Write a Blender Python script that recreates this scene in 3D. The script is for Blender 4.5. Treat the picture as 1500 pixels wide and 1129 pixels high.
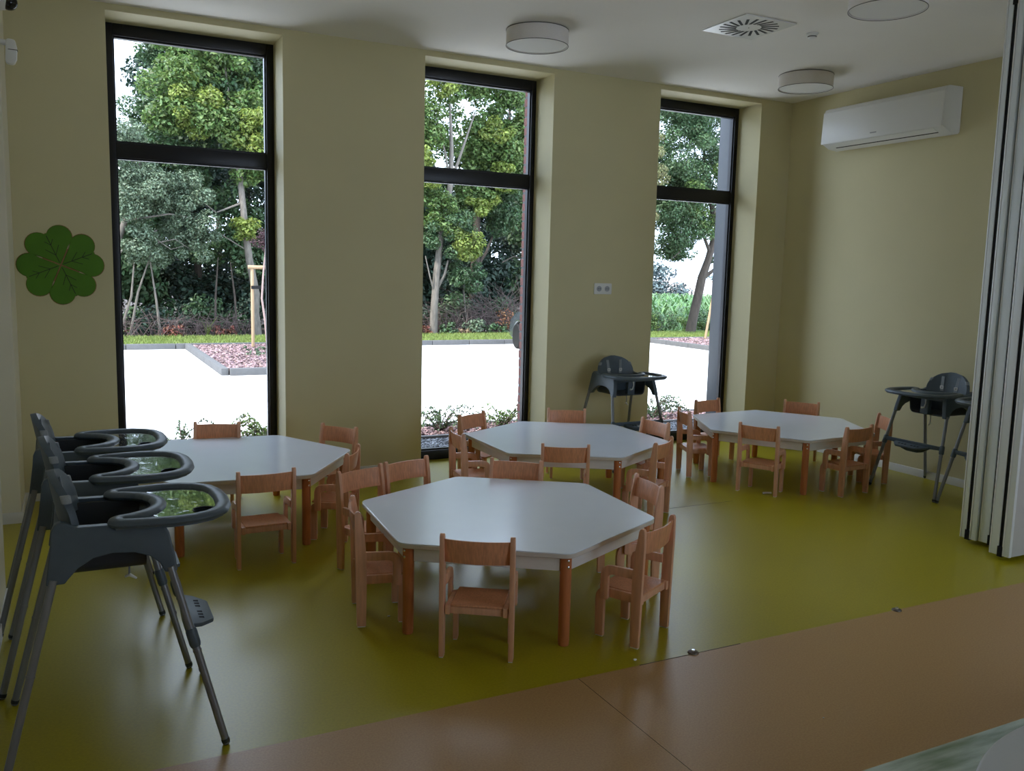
import bpy, bmesh, math, random
import numpy as np
from mathutils import Matrix, Vector

# ------------------------------------------------------------------ clear
for o in list(bpy.data.objects):
    bpy.data.objects.remove(o)
S = bpy.context.scene
COL = S.collection
PI = math.pi
R = math.radians

# ------------------------------------------------------------------ camera
YAW, PITCH, ROLL = R(26.83), R(7.18), R(-1.37)
CAM_H = 1.7199
FPX = 1277.97
def cam_axes():
    cy, sy, cp, sp = math.cos(YAW), math.sin(YAW), math.cos(PITCH), math.sin(PITCH)
    f = Vector((sy*cp, cy*cp, -sp)); r = Vector((cy, -sy, 0)); d = f.cross(r)
    c, s = math.cos(ROLL), math.sin(ROLL)
    return c*r+s*d, -s*r+c*d, f
_r, _d, _f = cam_axes()
cam = bpy.data.cameras.new('camera')
cam.sensor_fit = 'HORIZONTAL'; cam.sensor_width = 36.0; cam.lens = FPX/1500*36.0
cam.clip_start = 0.05; cam.clip_end = 400
camo = bpy.data.objects.new('camera', cam); COL.objects.link(camo)
m = Matrix.Identity(4)
for i in range(3):
    m[i][0] = _r[i]; m[i][1] = -_d[i]; m[i][2] = -_f[i]
m[2][3] = CAM_H
camo.matrix_world = m
S.camera = camo

# ------------------------------------------------------------------ sky, sun, exposure
W = bpy.data.worlds.new('sky'); S.world = W
W.use_nodes = True
bg = W.node_tree.nodes['Background']
bg.inputs['Color'].default_value = (0.76, 0.92, 1.17, 1)
bg.inputs['Strength'].default_value = 3.0
sun = bpy.data.lights.new('sun', 'SUN'); sun.energy = 5.0; sun.angle = R(4); sun.color = (1.0, 0.95, 0.86)
suno = bpy.data.objects.new('sun', sun); COL.objects.link(suno)
suno.rotation_euler = Vector((0.62, 0.16, -0.77)).to_track_quat('-Z', 'Y').to_euler()
S.view_settings.view_transform = 'Standard'
S.view_settings.look = 'None'
S.view_settings.gamma = 1.0
S.view_settings.use_curve_mapping = False
S.view_settings.exposure = 0.60
try:
    S.cycles.use_denoising = True
    S.cycles.max_bounces = 10
    S.cycles.diffuse_bounces = 6
    S.cycles.transparent_max_bounces = 12
    S.cycles.sample_clamp_indirect = 8.0
    S.cycles.caustics_reflective = False
    S.cycles.caustics_refractive = False
except Exception:
    pass
def portal(x, y, z, sx, sz, facing):
    l = bpy.data.lights.new('portal', 'AREA'); l.shape = 'RECTANGLE'; l.size = sx; l.size_y = sz
    l.cycles.is_portal = True
    o = bpy.data.objects.new('portal', l); COL.objects.link(o); o.location = (x, y, z)
    o.rotation_euler = Vector((0, facing, 0)).to_track_quat('-Z', 'Z').to_euler()
WIN = [(0.284, 1.532), (2.712, 3.952), (5.124, 6.387)]
WTOP = 3.525
for a, b in WIN:
    portal((a+b)/2, 7.60, WTOP/2, b-a, WTOP, -1)
BACKY = -2.6
FILLWIN = [(3.45, 4.85), (5.05, 6.55)]  # unseen back windows, added and sized to bring fill light into the room
for a, b in FILLWIN:
    portal((a+b)/2, BACKY-0.2, 1.80, b-a, 2.8, 1)

# ------------------------------------------------------------------ materials
MATS = {}
def mat(name, col, rough=0.5, metal=0.0, spec=0.5, noise=0.0, nscale=8.0, nstretch=(1,1,1), col2=None, bump=0.0,
        bscale=60.0, coat=0.0, coat_rough=0.1, coord='Object', island=0.0, trans=0.0, detail=3.0):
    if name in MATS: return MATS[name]
    M = bpy.data.materials.new(name); M.use_nodes = True
    nt = M.node_tree; N = nt.nodes; L = nt.links
    b = N['Principled BSDF']
    b.inputs['Roughness'].default_value = rough
    b.inputs['Metallic'].default_value = metal
    b.inputs['Specular IOR Level'].default_value = spec
    b.inputs['Coat Weight'].default_value = coat
    b.inputs['Coat Roughness'].default_value = coat_rough
    c1 = (*col, 1)
    tc = N.new('ShaderNodeTexCoord'); mp = N.new('ShaderNodeMapping')
    L.new(tc.outputs[coord], mp.inputs['Vector']); mp.inputs['Scale'].default_value = nstretch
    out = None
    if noise > 0 or col2:
        t = N.new('ShaderNodeTexNoise'); t.inputs['Scale'].default_value = nscale; t.inputs['Detail'].default_value = detail
        L.new(mp.outputs['Vector'], t.inputs['Vector'])
        rp = N.new('ShaderNodeValToRGB')
        c2 = (*col2, 1) if col2 else tuple([x*(1-noise) for x in col]) + (1,)
        rp.color_ramp.elements[0].position = 0.35; rp.color_ramp.elements[0].color = c2
        rp.color_ramp.elements[1].position = 0.65; rp.color_ramp.elements[1].color = c1
        L.new(t.outputs['Fac'], rp.inputs['Fac']); out = rp.outputs['Color']
    if island > 0:
        g = N.new('ShaderNodeNewGeometry'); hs = N.new('ShaderNodeHueSaturation')
        mr = N.new('ShaderNodeMapRange'); mr.inputs['To Min'].default_value = 1-island; mr.inputs['To Max'].default_value = 1+island
        L.new(g.outputs['Random Per Island'], mr.inputs['Value']); L.new(mr.outputs['Result'], hs.inputs['Value'])
        mh = N.new('ShaderNodeMapRange'); mh.inputs['To Min'].default_value = 0.5-island*0.05; mh.inputs['To Max'].default_value = 0.5+island*0.05
        mul = N.new('ShaderNodeMath'); mul.operation = 'FRACT'
        m7 = N.new('ShaderNodeMath'); m7.operation = 'MULTIPLY'; m7.inputs[1].default_value = 7.3
        L.new(g.outputs['Random Per Island'], m7.inputs[0]); L.new(m7.outputs[0], mul.inputs[0]); L.new(mul.outputs[0], mh.inputs['Value'])
        L.new(mh.outputs['Result'], hs.inputs['Hue'])
        if out: L.new(out, hs.inputs['Color'])
        else: hs.inputs['Color'].default_value = c1
        out = hs.outputs['Color']
    if out: L.new(out, b.inputs['Base Color'])
    else: b.inputs['Base Color'].default_value = c1
    if bump > 0:
        t2 = N.new('ShaderNodeTexNoise'); t2.inputs['Scale'].default_value = bscale; t2.inputs['Detail'].default_value = 3
        L.new(mp.outputs['Vector'], t2.inputs['Vector'])
        bp = N.new('ShaderNodeBump'); bp.inputs['Strength'].default_value = bump; bp.inputs['Distance'].default_value = 0.01
        L.new(t2.outputs['Fac'], bp.inputs['Height']); L.new(bp.outputs['Normal'], b.inputs['Normal'])
    if trans > 0:
        tr = N.new('ShaderNodeBsdfTranslucent'); mx = N.new('ShaderNodeMixShader'); mx.inputs['Fac'].default_value = trans
        if out: L.new(out, tr.inputs['Color'])
        else: tr.inputs['Color'].default_value = c1
        L.new(b.outputs['BSDF'], mx.inputs[1]); L.new(tr.outputs['BSDF'], mx.inputs[2])
        L.new(mx.outputs['Shader'], N['Material Output'].inputs['Surface'])
    MATS[name] = M
    return M

def glass_mat(name, tint=(1, 1, 1)):
    M = bpy.data.materials.new(name); M.use_nodes = True
    nt = M.node_tree; N = nt.nodes; L = nt.links
    N.remove(N['Principled BSDF'])
    t = N.new('ShaderNodeBsdfTransparent'); t.inputs['Color'].default_value = (*tint, 1)
    g = N.new('ShaderNodeBsdfGlossy'); g.inputs['Roughness'].default_value = 0.0
    fr = N.new('ShaderNodeFresnel'); fr.inputs['IOR'].default_value = 1.25
    mx = N.new('ShaderNodeMixShader')
    L.new(fr.outputs[0], mx.inputs['Fac']); L.new(t.outputs[0], mx.inputs[1]); L.new(g.outputs[0], mx.inputs[2])
    L.new(mx.outputs[0], N['Material Output'].inputs['Surface'])
    return M

WALL = mat('wall_paint', (0.66, 0.60, 0.36), rough=0.6, spec=0.25, noise=0.03, nscale=2.0, bump=0.03, bscale=150)
CREAM = mat('left_wall_cream', (0.80, 0.76, 0.62), rough=0.6, spec=0.25, noise=0.02, nscale=2.0)  # paler cream than the window wall, even over the left wall and pier
CEIL = mat('ceiling_paint', (0.86, 0.83, 0.78), rough=0.8, spec=0.2, noise=0.02, nscale=1.5)
SKIRT = mat('baseboard_paint', (0.74, 0.74, 0.74), rough=0.4, noise=0.03)
GREEN = mat('green_linoleum', (0.42, 0.36, 0.013), rough=0.31, spec=0.42, noise=0.12, nscale=90, bump=0.02, bscale=25, detail=6)
PINK = mat('terracotta_linoleum', (0.5, 0.31, 0.13), rough=0.36, spec=0.4, col2=(0.43, 0.25, 0.10), nscale=130, bump=0.02, bscale=25, detail=6)
SEAM = mat('seam_dirt', (0.12, 0.095, 0.04), rough=0.6)
BLACKF = mat('black_frame', (0.008, 0.008, 0.010), rough=0.35, spec=0.4)
GREYM = mat('grey_cladding', (0.032, 0.038, 0.044), rough=0.45)
GLASS = glass_mat('window_glass')
BRICK = mat('brick_red', (0.2, 0.075, 0.058), rough=0.85, noise=0.35, nscale=30, bump=0.4, bscale=80)
MORTAR = mat('mortar', (0.1, 0.095, 0.09), rough=0.9)
BEECH = mat('beech', (0.8, 0.43, 0.27), rough=0.38, spec=0.4, noise=0.16, nscale=9, nstretch=(6, 6, 0.7), bump=0.02)
BEECHP = mat('beech_panel', (0.76, 0.35, 0.19), rough=0.36, spec=0.4, noise=0.2, nscale=14, nstretch=(9, 9, 0.5))
LEGW = mat('stained_beech', (0.58, 0.2, 0.075), rough=0.33, spec=0.4, noise=0.15, nscale=8, nstretch=(8, 8, 0.8))
LAMI = mat('white_laminate', (0.82, 0.88, 0.98), rough=0.22, spec=0.85, noise=0.02, nscale=5)
EDGE = mat('table_edge', (0.66, 0.60, 0.53), rough=0.4, noise=0.05, nscale=6)
APRON = mat('apron_white', (0.78, 0.76, 0.72), rough=0.45, noise=0.06, nscale=6, nstretch=(1, 1, 6))
CHROME = mat('chrome', (0.75, 0.75, 0.75), rough=0.2, metal=1.0)
SLATE = mat('slate_plastic', (0.085, 0.115, 0.14), rough=0.42, spec=0.45, noise=0.06, nscale=30)
SLATED = mat('slate_dark', (0.032, 0.038, 0.046), rough=0.5, spec=0.4)
TUBE = mat('grey_tube', (0.24, 0.25, 0.265), rough=0.35, metal=0.35)
STRAP = mat('grey_strap', (0.30, 0.33, 0.35), rough=0.8, noise=0.1, nscale=200)
WPLAST = mat('white_plastic', (0.80, 0.80, 0.78), rough=0.35, spec=0.4)
FILM = mat('tray_film', (0.045, 0.05, 0.05), rough=0.05, spec=0.8, coat=1.0, coat_rough=0.02, bump=0.25, bscale=18)
SHADE = mat('lamp_fabric', (0.84, 0.8, 0.78), rough=0.9, noise=0.04, nscale=150)
DIFF = mat('lamp_diffuser', (0.76, 0.75, 0.72), rough=0.7)
DARKL = mat('lamp_trim', (0.06, 0.055, 0.05), rough=0.5)
ALU = mat('satin_aluminium', (0.84, 0.90, 0.93), rough=0.38, metal=0.15)
ALUH = mat('pale_aluminium', (0.85, 0.87, 0.88), rough=0.35, metal=0.3)
RUB = mat('black_rubber', (0.006, 0.006, 0.006), rough=0.7, spec=0.3)
PANELM = mat('partition_panel', (0.55, 0.55, 0.53), rough=0.55, noise=0.03)
LEAFG = mat('clover_green', (0.085, 0.22, 0.012), rough=0.5, spec=0.3, noise=0.1, nscale=6)
VEIN = mat('clover_vein', (0.018, 0.022, 0.006), rough=0.7)
PLY = mat('clover_plywood', (0.30, 0.16, 0.06), rough=0.6)
BLACKP = mat('black_gloss', (0.006, 0.006, 0.007), rough=0.12)
CONC = mat('pale_concrete', (0.66, 0.66, 0.65), rough=0.9, spec=0.2, noise=0.06, nscale=1.2)
KERB = mat('kerb_concrete', (0.11, 0.11, 0.11), rough=0.9, spec=0.2, noise=0.12, nscale=14)
SOIL = mat('forest_soil', (0.05, 0.035, 0.025), rough=1.0, noise=0.4, nscale=3)
LAWNB = mat('lawn_base', (0.11, 0.15, 0.035), rough=1.0, noise=0.3, nscale=8)
GRASS = mat('grass_blade', (0.18, 0.235, 0.055), rough=0.7, island=0.4, trans=0.3)
CHIP = mat('bark_chip', (0.22, 0.14, 0.14), rough=0.9, island=0.7)
PEB = mat('grey_pebble', (0.13, 0.135, 0.145), rough=0.8, island=0.7)
WOODP = mat('stake_pine', (0.36, 0.25, 0.14), rough=0.7, noise=0.2, nscale=6, nstretch=(8, 8, 0.6))
BARKP = mat('pale_bark', (0.16, 0.14, 0.115), rough=0.9, noise=0.35, nscale=6, nstretch=(3, 3, 1), bump=0.3, bscale=20)
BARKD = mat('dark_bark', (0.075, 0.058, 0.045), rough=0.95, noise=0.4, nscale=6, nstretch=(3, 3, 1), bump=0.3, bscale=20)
TWIG = mat('dead_twig', (0.09, 0.062, 0.055), rough=0.9, island=0.4)
LF_GREY = mat('leaf_grey_green', (0.115, 0.16, 0.095), rough=0.55, island=0.45, trans=0.25)
LF_MAPLE = mat('leaf_maple', (0.105, 0.17, 0.045), rough=0.55, island=0.5, trans=0.35)
LF_YELL = mat('leaf_yellow_green', (0.19, 0.245, 0.05), rough=0.55, island=0.4, trans=0.4)
LF_MID = mat('leaf_mid_green', (0.062, 0.115, 0.046), rough=0.55, island=0.5, trans=0.25)
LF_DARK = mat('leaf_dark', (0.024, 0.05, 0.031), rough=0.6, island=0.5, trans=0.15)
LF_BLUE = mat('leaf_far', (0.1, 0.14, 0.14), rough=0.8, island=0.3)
LF_PURP = mat('leaf_purple', (0.05, 0.02, 0.025), rough=0.6, island=0.5, trans=0.2)
LF_RED = mat('leaf_russet', (0.16, 0.055, 0.035), rough=0.7, island=0.5, trans=0.2)
LF_CORN = mat('leaf_corn', (0.1, 0.2, 0.065), rough=0.5, island=0.4, trans=0.3)
CARP = mat('car_paint', (0.06, 0.075, 0.085), rough=0.25, metal=0.3, coat=1.0)
CARG = mat('car_glass', (0.01, 0.012, 0.014), rough=0.05)
HWALL = mat('house_render', (0.75, 0.70, 0.68), rough=0.9)
HROOF = mat('house_tiles', (0.5, 0.42, 0.4), rough=0.9)
TOWEL = mat('round_white', (0.62, 0.65, 0.68), rough=0.35)
def film_cloth():
    M = mat('marbled_oilcloth', (0.50, 0.58, 0.50), rough=0.22, spec=0.5, coat=0.4, col2=(0.15, 0.22, 0.14), nscale=3.0, nstretch=(1.0, 5.0, 5.0), bump=0.15, bscale=6, detail=5)
    return M
OILC = film_cloth()

# ------------------------------------------------------------------ mesh helpers
def bm_(): return bmesh.new()
def box(bm, x0, x1, y0, y1, z0, z1):
    v = [bm.verts.new(p) for p in ((x0,y0,z0),(x1,y0,z0),(x1,y1,z0),(x0,y1,z0),(x0,y0,z1),(x1,y0,z1),(x1,y1,z1),(x0,y1,z1))]
    for f in ((0,3,2,1),(4,5,6,7),(0,1,5,4),(1,2,6,5),(2,3,7,6),(3,0,4,7)):
        bm.faces.new([v[i] for i in f])
    return v
def prism(bm, pts, axis, a0, a1):
    """extrude a closed 2-D outline along an axis ('x': pts are (y,z); 'y': (x,z); 'z': (x,y))"""
    def P(u, w, a):
        return {'x': (a, u, w), 'y': (u, a, w), 'z': (u, w, a)}[axis]
    lo = [bm.verts.new(P(u, w, a0)) for u, w in pts]; hi = [bm.verts.new(P(u, w, a1)) for u, w in pts]
    n = len(pts)
    bm.faces.new(lo); bm.faces.new(hi)
    for i in range(n):
        j = (i+1) % n
        bm.faces.new((lo[i], lo[j], hi[j], hi[i]))
    return lo+hi
def tube(bm, pts, rad, n=10, closed=False, flat=1.0):
    pts = [Vector(p) for p in pts]; k = len(pts)
    if not hasattr(rad, '__len__'): rad = [rad]*k
    rings = []; prev = None
    for i, p in enumerate(pts):
        if closed: t = pts[(i+1) % k]-pts[i-1]
        else: t = pts[min(i+1, k-1)]-pts[max(i-1, 0)]
        t.normalize()
        if prev is None:
            a = Vector((0,0,1)) if abs(t.z) < 0.9 else Vector((1,0,0))
            u = t.cross(a).normalized()
        else:
            u = (prev - t*prev.dot(t)).normalized()
        prev = u; w = t.cross(u)
        rings.append([bm.verts.new(p + (u*math.cos(2*PI*j/n) + w*math.sin(2*PI*j/n)*flat)*rad[i]) for j in range(n)])
    m_ = k if closed else k-1
    for i in range(m_):
        A, B = rings[i], rings[(i+1) % k]
        for j in range(n):
            bm.faces.new((A[j], A[(j+1) % n], B[(j+1) % n], B[j]))
    if not closed:
        bm.faces.new(rings[0][::-1]); bm.faces.new(rings[-1])
def lathe(bm, prof, n=24, c=(0,0,0), cap0=True, cap1=True):
    rings = [[bm.verts.new((c[0]+r*math.cos(2*PI*j/n), c[1]+r*math.sin(2*PI*j/n), c[2]+z)) for j in range(n)] for r, z in prof]
    for A, B in zip(rings, rings[1:]):
        for j in range(n): bm.faces.new((A[j], A[(j+1) % n], B[(j+1) % n], B[j]))
    if cap0: bm.faces.new(rings[0][::-1])
    if cap1: bm.faces.new(rings[-1])
def rounded(pts, r, n=5):
    """round the corners of a closed 2-D polygon"""
    out = []; k = len(pts)
    for i in range(k):
        p = Vector(pts[i]).to_2d(); a = Vector(pts[i-1]).to_2d()-p; b = Vector(pts[(i+1) % k]).to_2d()-p
        rr = r[i] if hasattr(r, '__len__') else r
        if rr <= 0: out.append(tuple(p)); continue
        la, lb = a.length, b.length; a.normalize(); b.normalize()
        ang = math.acos(max(-1, min(1, a.dot(b))))
        d = min(rr/math.tan(ang/2), la*0.49, lb*0.49)
        q0, q1 = p+a*d, p+b*d
        for j in range(n+1):
            t = j/n
            out.append(tuple((1-t)**2*q0 + 2*t*(1-t)*p + t*t*q1))
    return out
def prism_hole(bm, outer, holes, z0, z1):
    loops = [outer]+holes
    for z in (z0, z1):
        es = []
        for lp in loops:
            vs = [bm.verts.new((x, y, z)) for x, y in lp]
            es += [bm.edges.new((vs[i], vs[(i+1) % len(vs)])) for i in range(len(vs))]
        bmesh.ops.triangle_fill(bm, edges=es, use_beauty=True)
    bm.verts.ensure_lookup_table()
    tot = sum(len(l) for l in loops); vs = list(bm.verts)[-2*tot:]
    o = 0
    for lp in loops:
        n = len(lp)
        for i in range(n):
            j = (i+1) % n
            bm.faces.new((vs[o+i], vs[o+j], vs[tot+o+j], vs[tot+o+i]))
        o += n
def grid_shell(bm, fn, nu, nv, thick):
    """thick curved sheet: fn(u,v)->(point, normal)"""
    T, B = [], []
    for i in range(nu+1):
        rt, rb = [], []
        for j in range(nv+1):
            p, nrm = fn(i/nu, j/nv); p = Vector(p); nrm = Vector(nrm).normalized()
            rt.append(bm.verts.new(p+nrm*thick/2)); rb.append(bm.verts.new(p-nrm*thick/2))
        T.append(rt); B.append(rb)
    for i in range(nu):
        for j in range(nv):
            bm.faces.new((T[i][j], T[i+1][j], T[i+1][j+1], T[i][j+1]))
            bm.faces.new((B[i][j], B[i][j+1], B[i+1][j+1], B[i+1][j]))
    for i in range(nu):
        bm.faces.new((T[i][0], B[i][0], B[i+1][0], T[i+1][0])); bm.faces.new((T[i][nv], T[i+1][nv], B[i+1][nv], B[i][nv]))
    for j in range(nv):
        bm.faces.new((T[0][j], T[0][j+1], B[0][j+1], B[0][j])); bm.faces.new((T[nu][j], B[nu][j], B[nu][j+1], T[nu][j+1]))
def obj(name, bm, material, parent=None, bevel=0.0, seg=2, angle=40, merge=False):
    if merge: bmesh.ops.remove_doubles(bm, verts=bm.verts, dist=1e-5)
    bmesh.ops.recalc_face_normals(bm, faces=bm.faces)
    if bevel > 0:
        es = [e for e in bm.edges if len(e.link_faces) == 2 and e.calc_face_angle(0) > R(30)]
        if es:
            bmesh.ops.bevel(bm, geom=es, offset=bevel, offset_type='OFFSET', segments=seg, profile=0.6, affect='EDGES', clamp_overlap=True)
    me = bpy.data.meshes.new(name); bm.to_mesh(me); bm.free()
    me.shade_smooth(); me.set_sharp_from_angle(angle=R(angle))
    me.materials.append(material)
    o = bpy.data.objects.new(name, me); COL.objects.link(o)
    if parent: o.parent = parent
    return o
def tag(o, label=None, cat=None, group=None, kind=None):
    if label: o['label'] = label
    if cat: o['category'] = cat
    if group: o['group'] = group
    if kind: o['kind'] = kind
    return o
def thing(name, label, cat, loc=(0,0,0), rz=0.0, group=None):
    o = bpy.data.objects.new(name, None); COL.objects.link(o); o.empty_display_size = 0.1
    o.location = loc; o.rotation_euler = (0, 0, rz)
    return tag(o, label, cat, group)
def struct(name, bm, material, parent=None, bevel=0.0):
    o = obj(name, bm, material, parent, bevel)
    if not parent: o['kind'] = 'structure'
    return o
def kids(o): return [c for c in KID.get(o.name, [])]
def copy_tree(o, parent=None):
    c = o.copy(); COL.objects.link(c); c.parent = parent
    for ch in list(o.children): copy_tree(ch, c)
    return c
def mesh_np(name, V, F, material, parent=None, kind=None):
    """fast mesh from numpy arrays of vertices and same-size faces"""
    me = bpy.data.meshes.new(name)
    V = np.asarray(V, dtype=np.float32); F = np.asarray(F, dtype=np.int32); k = F.shape[1]
    me.vertices.add(len(V)); me.vertices.foreach_set('co', V.ravel())
    me.loops.add(F.size); me.loops.foreach_set('vertex_index', F.ravel())
    me.polygons.add(len(F)); me.polygons.foreach_set('loop_start', np.arange(0, F.size, k, dtype=np.int32))
    me.update(calc_edges=True)
    me.materials.append(material)
    o = bpy.data.objects.new(name, me); COL.objects.link(o)
    if parent: o.parent = parent
    if kind: o['kind'] = kind
    return o

# ------------------------------------------------------------------ room shell
XL, XR, D, H = -0.35, 6.806, 7.112, 3.572
FY = 7.452          # inner face of the window frames
SPLIT = 3.055
b = bm_(); box(b, XL-1.2, XR+0.3, SPLIT, 7.60, -0.12, 0.0); struct('floor', b, GREEN)
b = bm_(); box(b, XL-1.2, XR+0.3, BACKY-0.3, SPLIT, -0.12, 0.0); struct('floor', b, PINK)
b = bm_(); box(b, 2.22, 2.80, SPLIT-0.003, SPLIT+0.001, -0.01, 0.0012); box(b, 1.8985, 1.9005, BACKY, SPLIT, -0.01, 0.0008); box(b, 3.6, 4.6, 5.195, 5.198, -0.01, 0.0008)
struct('trim_1', b, SEAM)
b = bm_(); box(b, XL-1.2, XR+0.3, BACKY-0.3, 7.53, H, H+0.35); struct('ceiling', b, CEIL)
# window wall with three openings
def wall_with_openings(b, y0, y1, x0, x1, top, ops, optop, sill=0.0):
    xs = [x0]
    for a, c in ops: xs += [a, c]
    xs.append(x1)
    for i in range(0, len(xs), 2): box(b, xs[i], xs[i+1], y0, y1, -0.12, top)
    for a, c in ops:
        box(b, a, c, y0, y1, optop, top)
        if sill > 0: box(b, a, c, y0, y1, -0.12, sill)
b = bm_(); wall_with_openings(b, D, 7.53, XL-1.2, XR+0.3, H, WIN, WTOP); struct('wall_window', b, WALL)
OUT = [(0.25, 1.57), (2.68, 3.986), (5.09, 6.50)]
b = bm_(); wall_with_openings(b, 7.53, 7.74, XL-1.2, XR+0.6, H+0.5, OUT, WTOP+0.02); wo = struct('wall_outside', b, MORTAR)
bk = bm_(); box(bk, 0.0, 0.215, -0.105, 0.105, 0.0, 0.078)
bk0 = obj('brick', bk, BRICK, wo, bevel=0.006, seg=1); bk0.location = (3.983, 7.645, 0.005)
rnd = random.Random(3)
for k in range(1, 40):
    c = bk0.copy(); COL.objects.link(c); c.parent = wo
    c.location = (3.983+rnd.uniform(-0.003, 0.003), 7.645+rnd.uniform(-0.003, 0.003), 0.005+0.09*k)
b = bm_(); box(b, 6.43, 6.60, 7.585, 7.80, -0.05, WTOP+0.02); box(b, 6.40, 6.43, 7.53, 7.56, -0.05, WTOP); struct('trim_2', b, GREYM, bevel=0.004)
# right wall, left wall with niche, back wall with unseen windows added for fill light
b = bm_(); box(b, XR, XR+0.3, BACKY-0.3, D, -0.12, H); struct('wall_right', b, WALL)
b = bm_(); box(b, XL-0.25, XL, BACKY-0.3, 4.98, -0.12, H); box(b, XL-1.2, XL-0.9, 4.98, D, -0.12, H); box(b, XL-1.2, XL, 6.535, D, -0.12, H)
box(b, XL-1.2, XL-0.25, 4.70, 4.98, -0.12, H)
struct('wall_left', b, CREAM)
b = bm_(); wall_with_openings(b, BACKY-0.3, BACKY, XL-0.25, XR+0.3, H, FILLWIN, 3.2, 0.4); struct('wall_behind', b, WALL)
# baseboards
b = bm_()
for x0, x1 in ((XL, WIN[0][0]), (WIN[0][1], WIN[1][0]), (WIN[1][1], WIN[2][0]), (WIN[2][1], XR)): box(b, x0, x1, D-0.012, D, 0, 0.07)
struct('baseboard_window', b, SKIRT, bevel=0.003)
b = bm_(); box(b, XR-0.012, XR, BACKY, D-0.012, 0, 0.07); struct('baseboard_right', b, SKIRT, bevel=0.003)
b = bm_(); box(b, XL-0.9, XL+0.012, 6.523, 6.535, 0, 0.075); box(b, XL, XL+0.012, 6.535, D-0.012, 0, 0.075); box(b, XL, XL+0.012, BACKY, 4.98, 0, 0.075)
struct('baseboard_left', b, SKIRT, bevel=0.003)
# windows
for i, (a, c) in enumerate(WIN):
    y0, y1 = FY, 7.53
    b = bm_(); fw = (0.060, 0.046, 0.046)[i]
    box(b, a, a+fw, y0, y1, 0, WTOP); box(b, c-fw, c, y0, y1, 0, WTOP); box(b, a+fw, c-fw, y0, y1, 0, 0.088); box(b, a+fw, c-fw, y0, y1, WTOP-0.088, WTOP)
    w = struct('window_%d' % (i+1), b, BLACKF, bevel=0.004)
    b = bm_(); box(b, a+fw, c-fw, y0+0.004, y1, 2.545, 2.655); obj('transom', b, BLACKF, w, bevel=0.004)
    for z0, z1 in ((0.088, 2.545), (2.655, WTOP-0.088)):
        b = bm_()
        gx0, gx1 = a+fw, c-fw
        box(b, gx0, gx0+0.011, y0+0.022, y1-0.01, z0, z1); box(b, gx1-0.011, gx1, y0+0.022, y1-0.01, z0, z1)
        box(b, gx0+0.011, gx1-0.011, y0+0.022, y1-0.01, z0, z0+0.014); box(b, gx0+0.011, gx1-0.011, y0+0.022, y1-0.01, z1-0.014, z1)
        obj('glazing_bead', b, BLACKF, w)
        b = bm_(); box(b, gx0+0.01, gx1-0.01, y0+0.045, y0+0.051, z0+0.01, z1-0.01); obj('pane', b, GLASS, w)
for i, (a, c) in enumerate(FILLWIN):  # frames and panes of the unseen fill-light windows
    b = bm_()
    for x0, x1 in ((a, a+0.07), ((a+c)/2-0.035, (a+c)/2+0.035), (c-0.07, c)): box(b, x0, x1, BACKY-0.2, BACKY-0.12, 0.4, 3.2)
    box(b, a, c, BACKY-0.2, BACKY-0.12, 0.4, 0.47); box(b, a, c, BACKY-0.2, BACKY-0.12, 3.13, 3.2)
    w = struct('window_%d' % (i+4), b, BLACKF)
    b = bm_(); box(b, a+0.05, c-0.05, BACKY-0.163, BACKY-0.157, 0.45, 3.15); obj('pane', b, GLASS, w)

# ------------------------------------------------------------------ hexagonal tables
TA, TH = 0.8112, 0.46
def hexagon(a, rot=0.0): return [(a*math.cos(R(60*k)+rot), a*math.sin(R(60*k)+rot)) for k in range(6)]
def make_table():
    t = thing('hexagonal_table', '', 'table')
    b = bm_(); prism(b, rounded(hexagon(TA), 0.075, 6), 'z', TH-0.006, TH); obj('tabletop', b, LAMI, t, bevel=0.002, seg=1)
    b = bm_(); prism(b, rounded(hexagon(TA-0.0005), 0.075, 6), 'z', TH-0.026, TH-0.006); obj('edge_band', b, EDGE, t, bevel=0.002, seg=1)
    ai = TA-0.06
    for k in range(6):
        p = Vector((ai*math.cos(R(60*k)), ai*math.sin(R(60*k)), 0)); q = Vector((ai*math.cos(R(60*k+60)), ai*math.sin(R(60*k+60)), 0))
        d = (q-p).normalized(); n = Vector((d.y, -d.x, 0))
        P0, P1 = p+d*0.028+n*0.012, q-d*0.028+n*0.012
        b = bm_(); pr = [(P0.x, P0.y), (P1.x, P1.y), ((P1-n*0.02).x, (P1-n*0.02).y), ((P0-n*0.02).x, (P0-n*0.02).y)]
        prism(b, pr, 'z', TH-0.098, TH-0.026); obj('apron', b, APRON, t, bevel=0.002, seg=1)
    for k in range(6):
        a = R(60*k); c = (ai*math.cos(a), ai*math.sin(a), 0)
        b = bm_(); lathe(b, [(0.026, 0.0165), (0.0275, 0.02), (0.0275, TH-0.027)], 20, c); lg = obj('leg', b, LEGW, t)
        b = bm_(); lathe(b, [(0.0235, 0.0), (0.026, 0.004), (0.0262, 0.0165)], 20, c); obj('foot_cap', b, LEGW, lg)
        for dz in (0.045, 0.075):
            b = bm_()
            o = Vector((math.cos(a), math.sin(a), 0)); cc = Vector(c)+o*0.0265+Vector((0, 0, TH-dz))
            tube(b, [cc-o*0.004, cc+o*0.002, cc+o*0.004], [0.007, 0.007, 0.004], 10); obj('bolt', b, CHROME, lg)
    return t
TABLES = [
 (2.0686, 4.1329, -34.09, 'white hexagonal table nearest the terracotta floor, ringed by seven toddler chairs'),
 (3.4604, 5.8682, -30.69, 'white hexagonal table in front of the middle window and the lone high chair'),
 (5.6367, 5.8115, -57.22, 'white hexagonal table in the room corner below the air conditioner'),
 (0.9431, 6.0321, -3.49, 'white hexagonal table beside the row of three high chairs'),
]
t0 = make_table()
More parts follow.
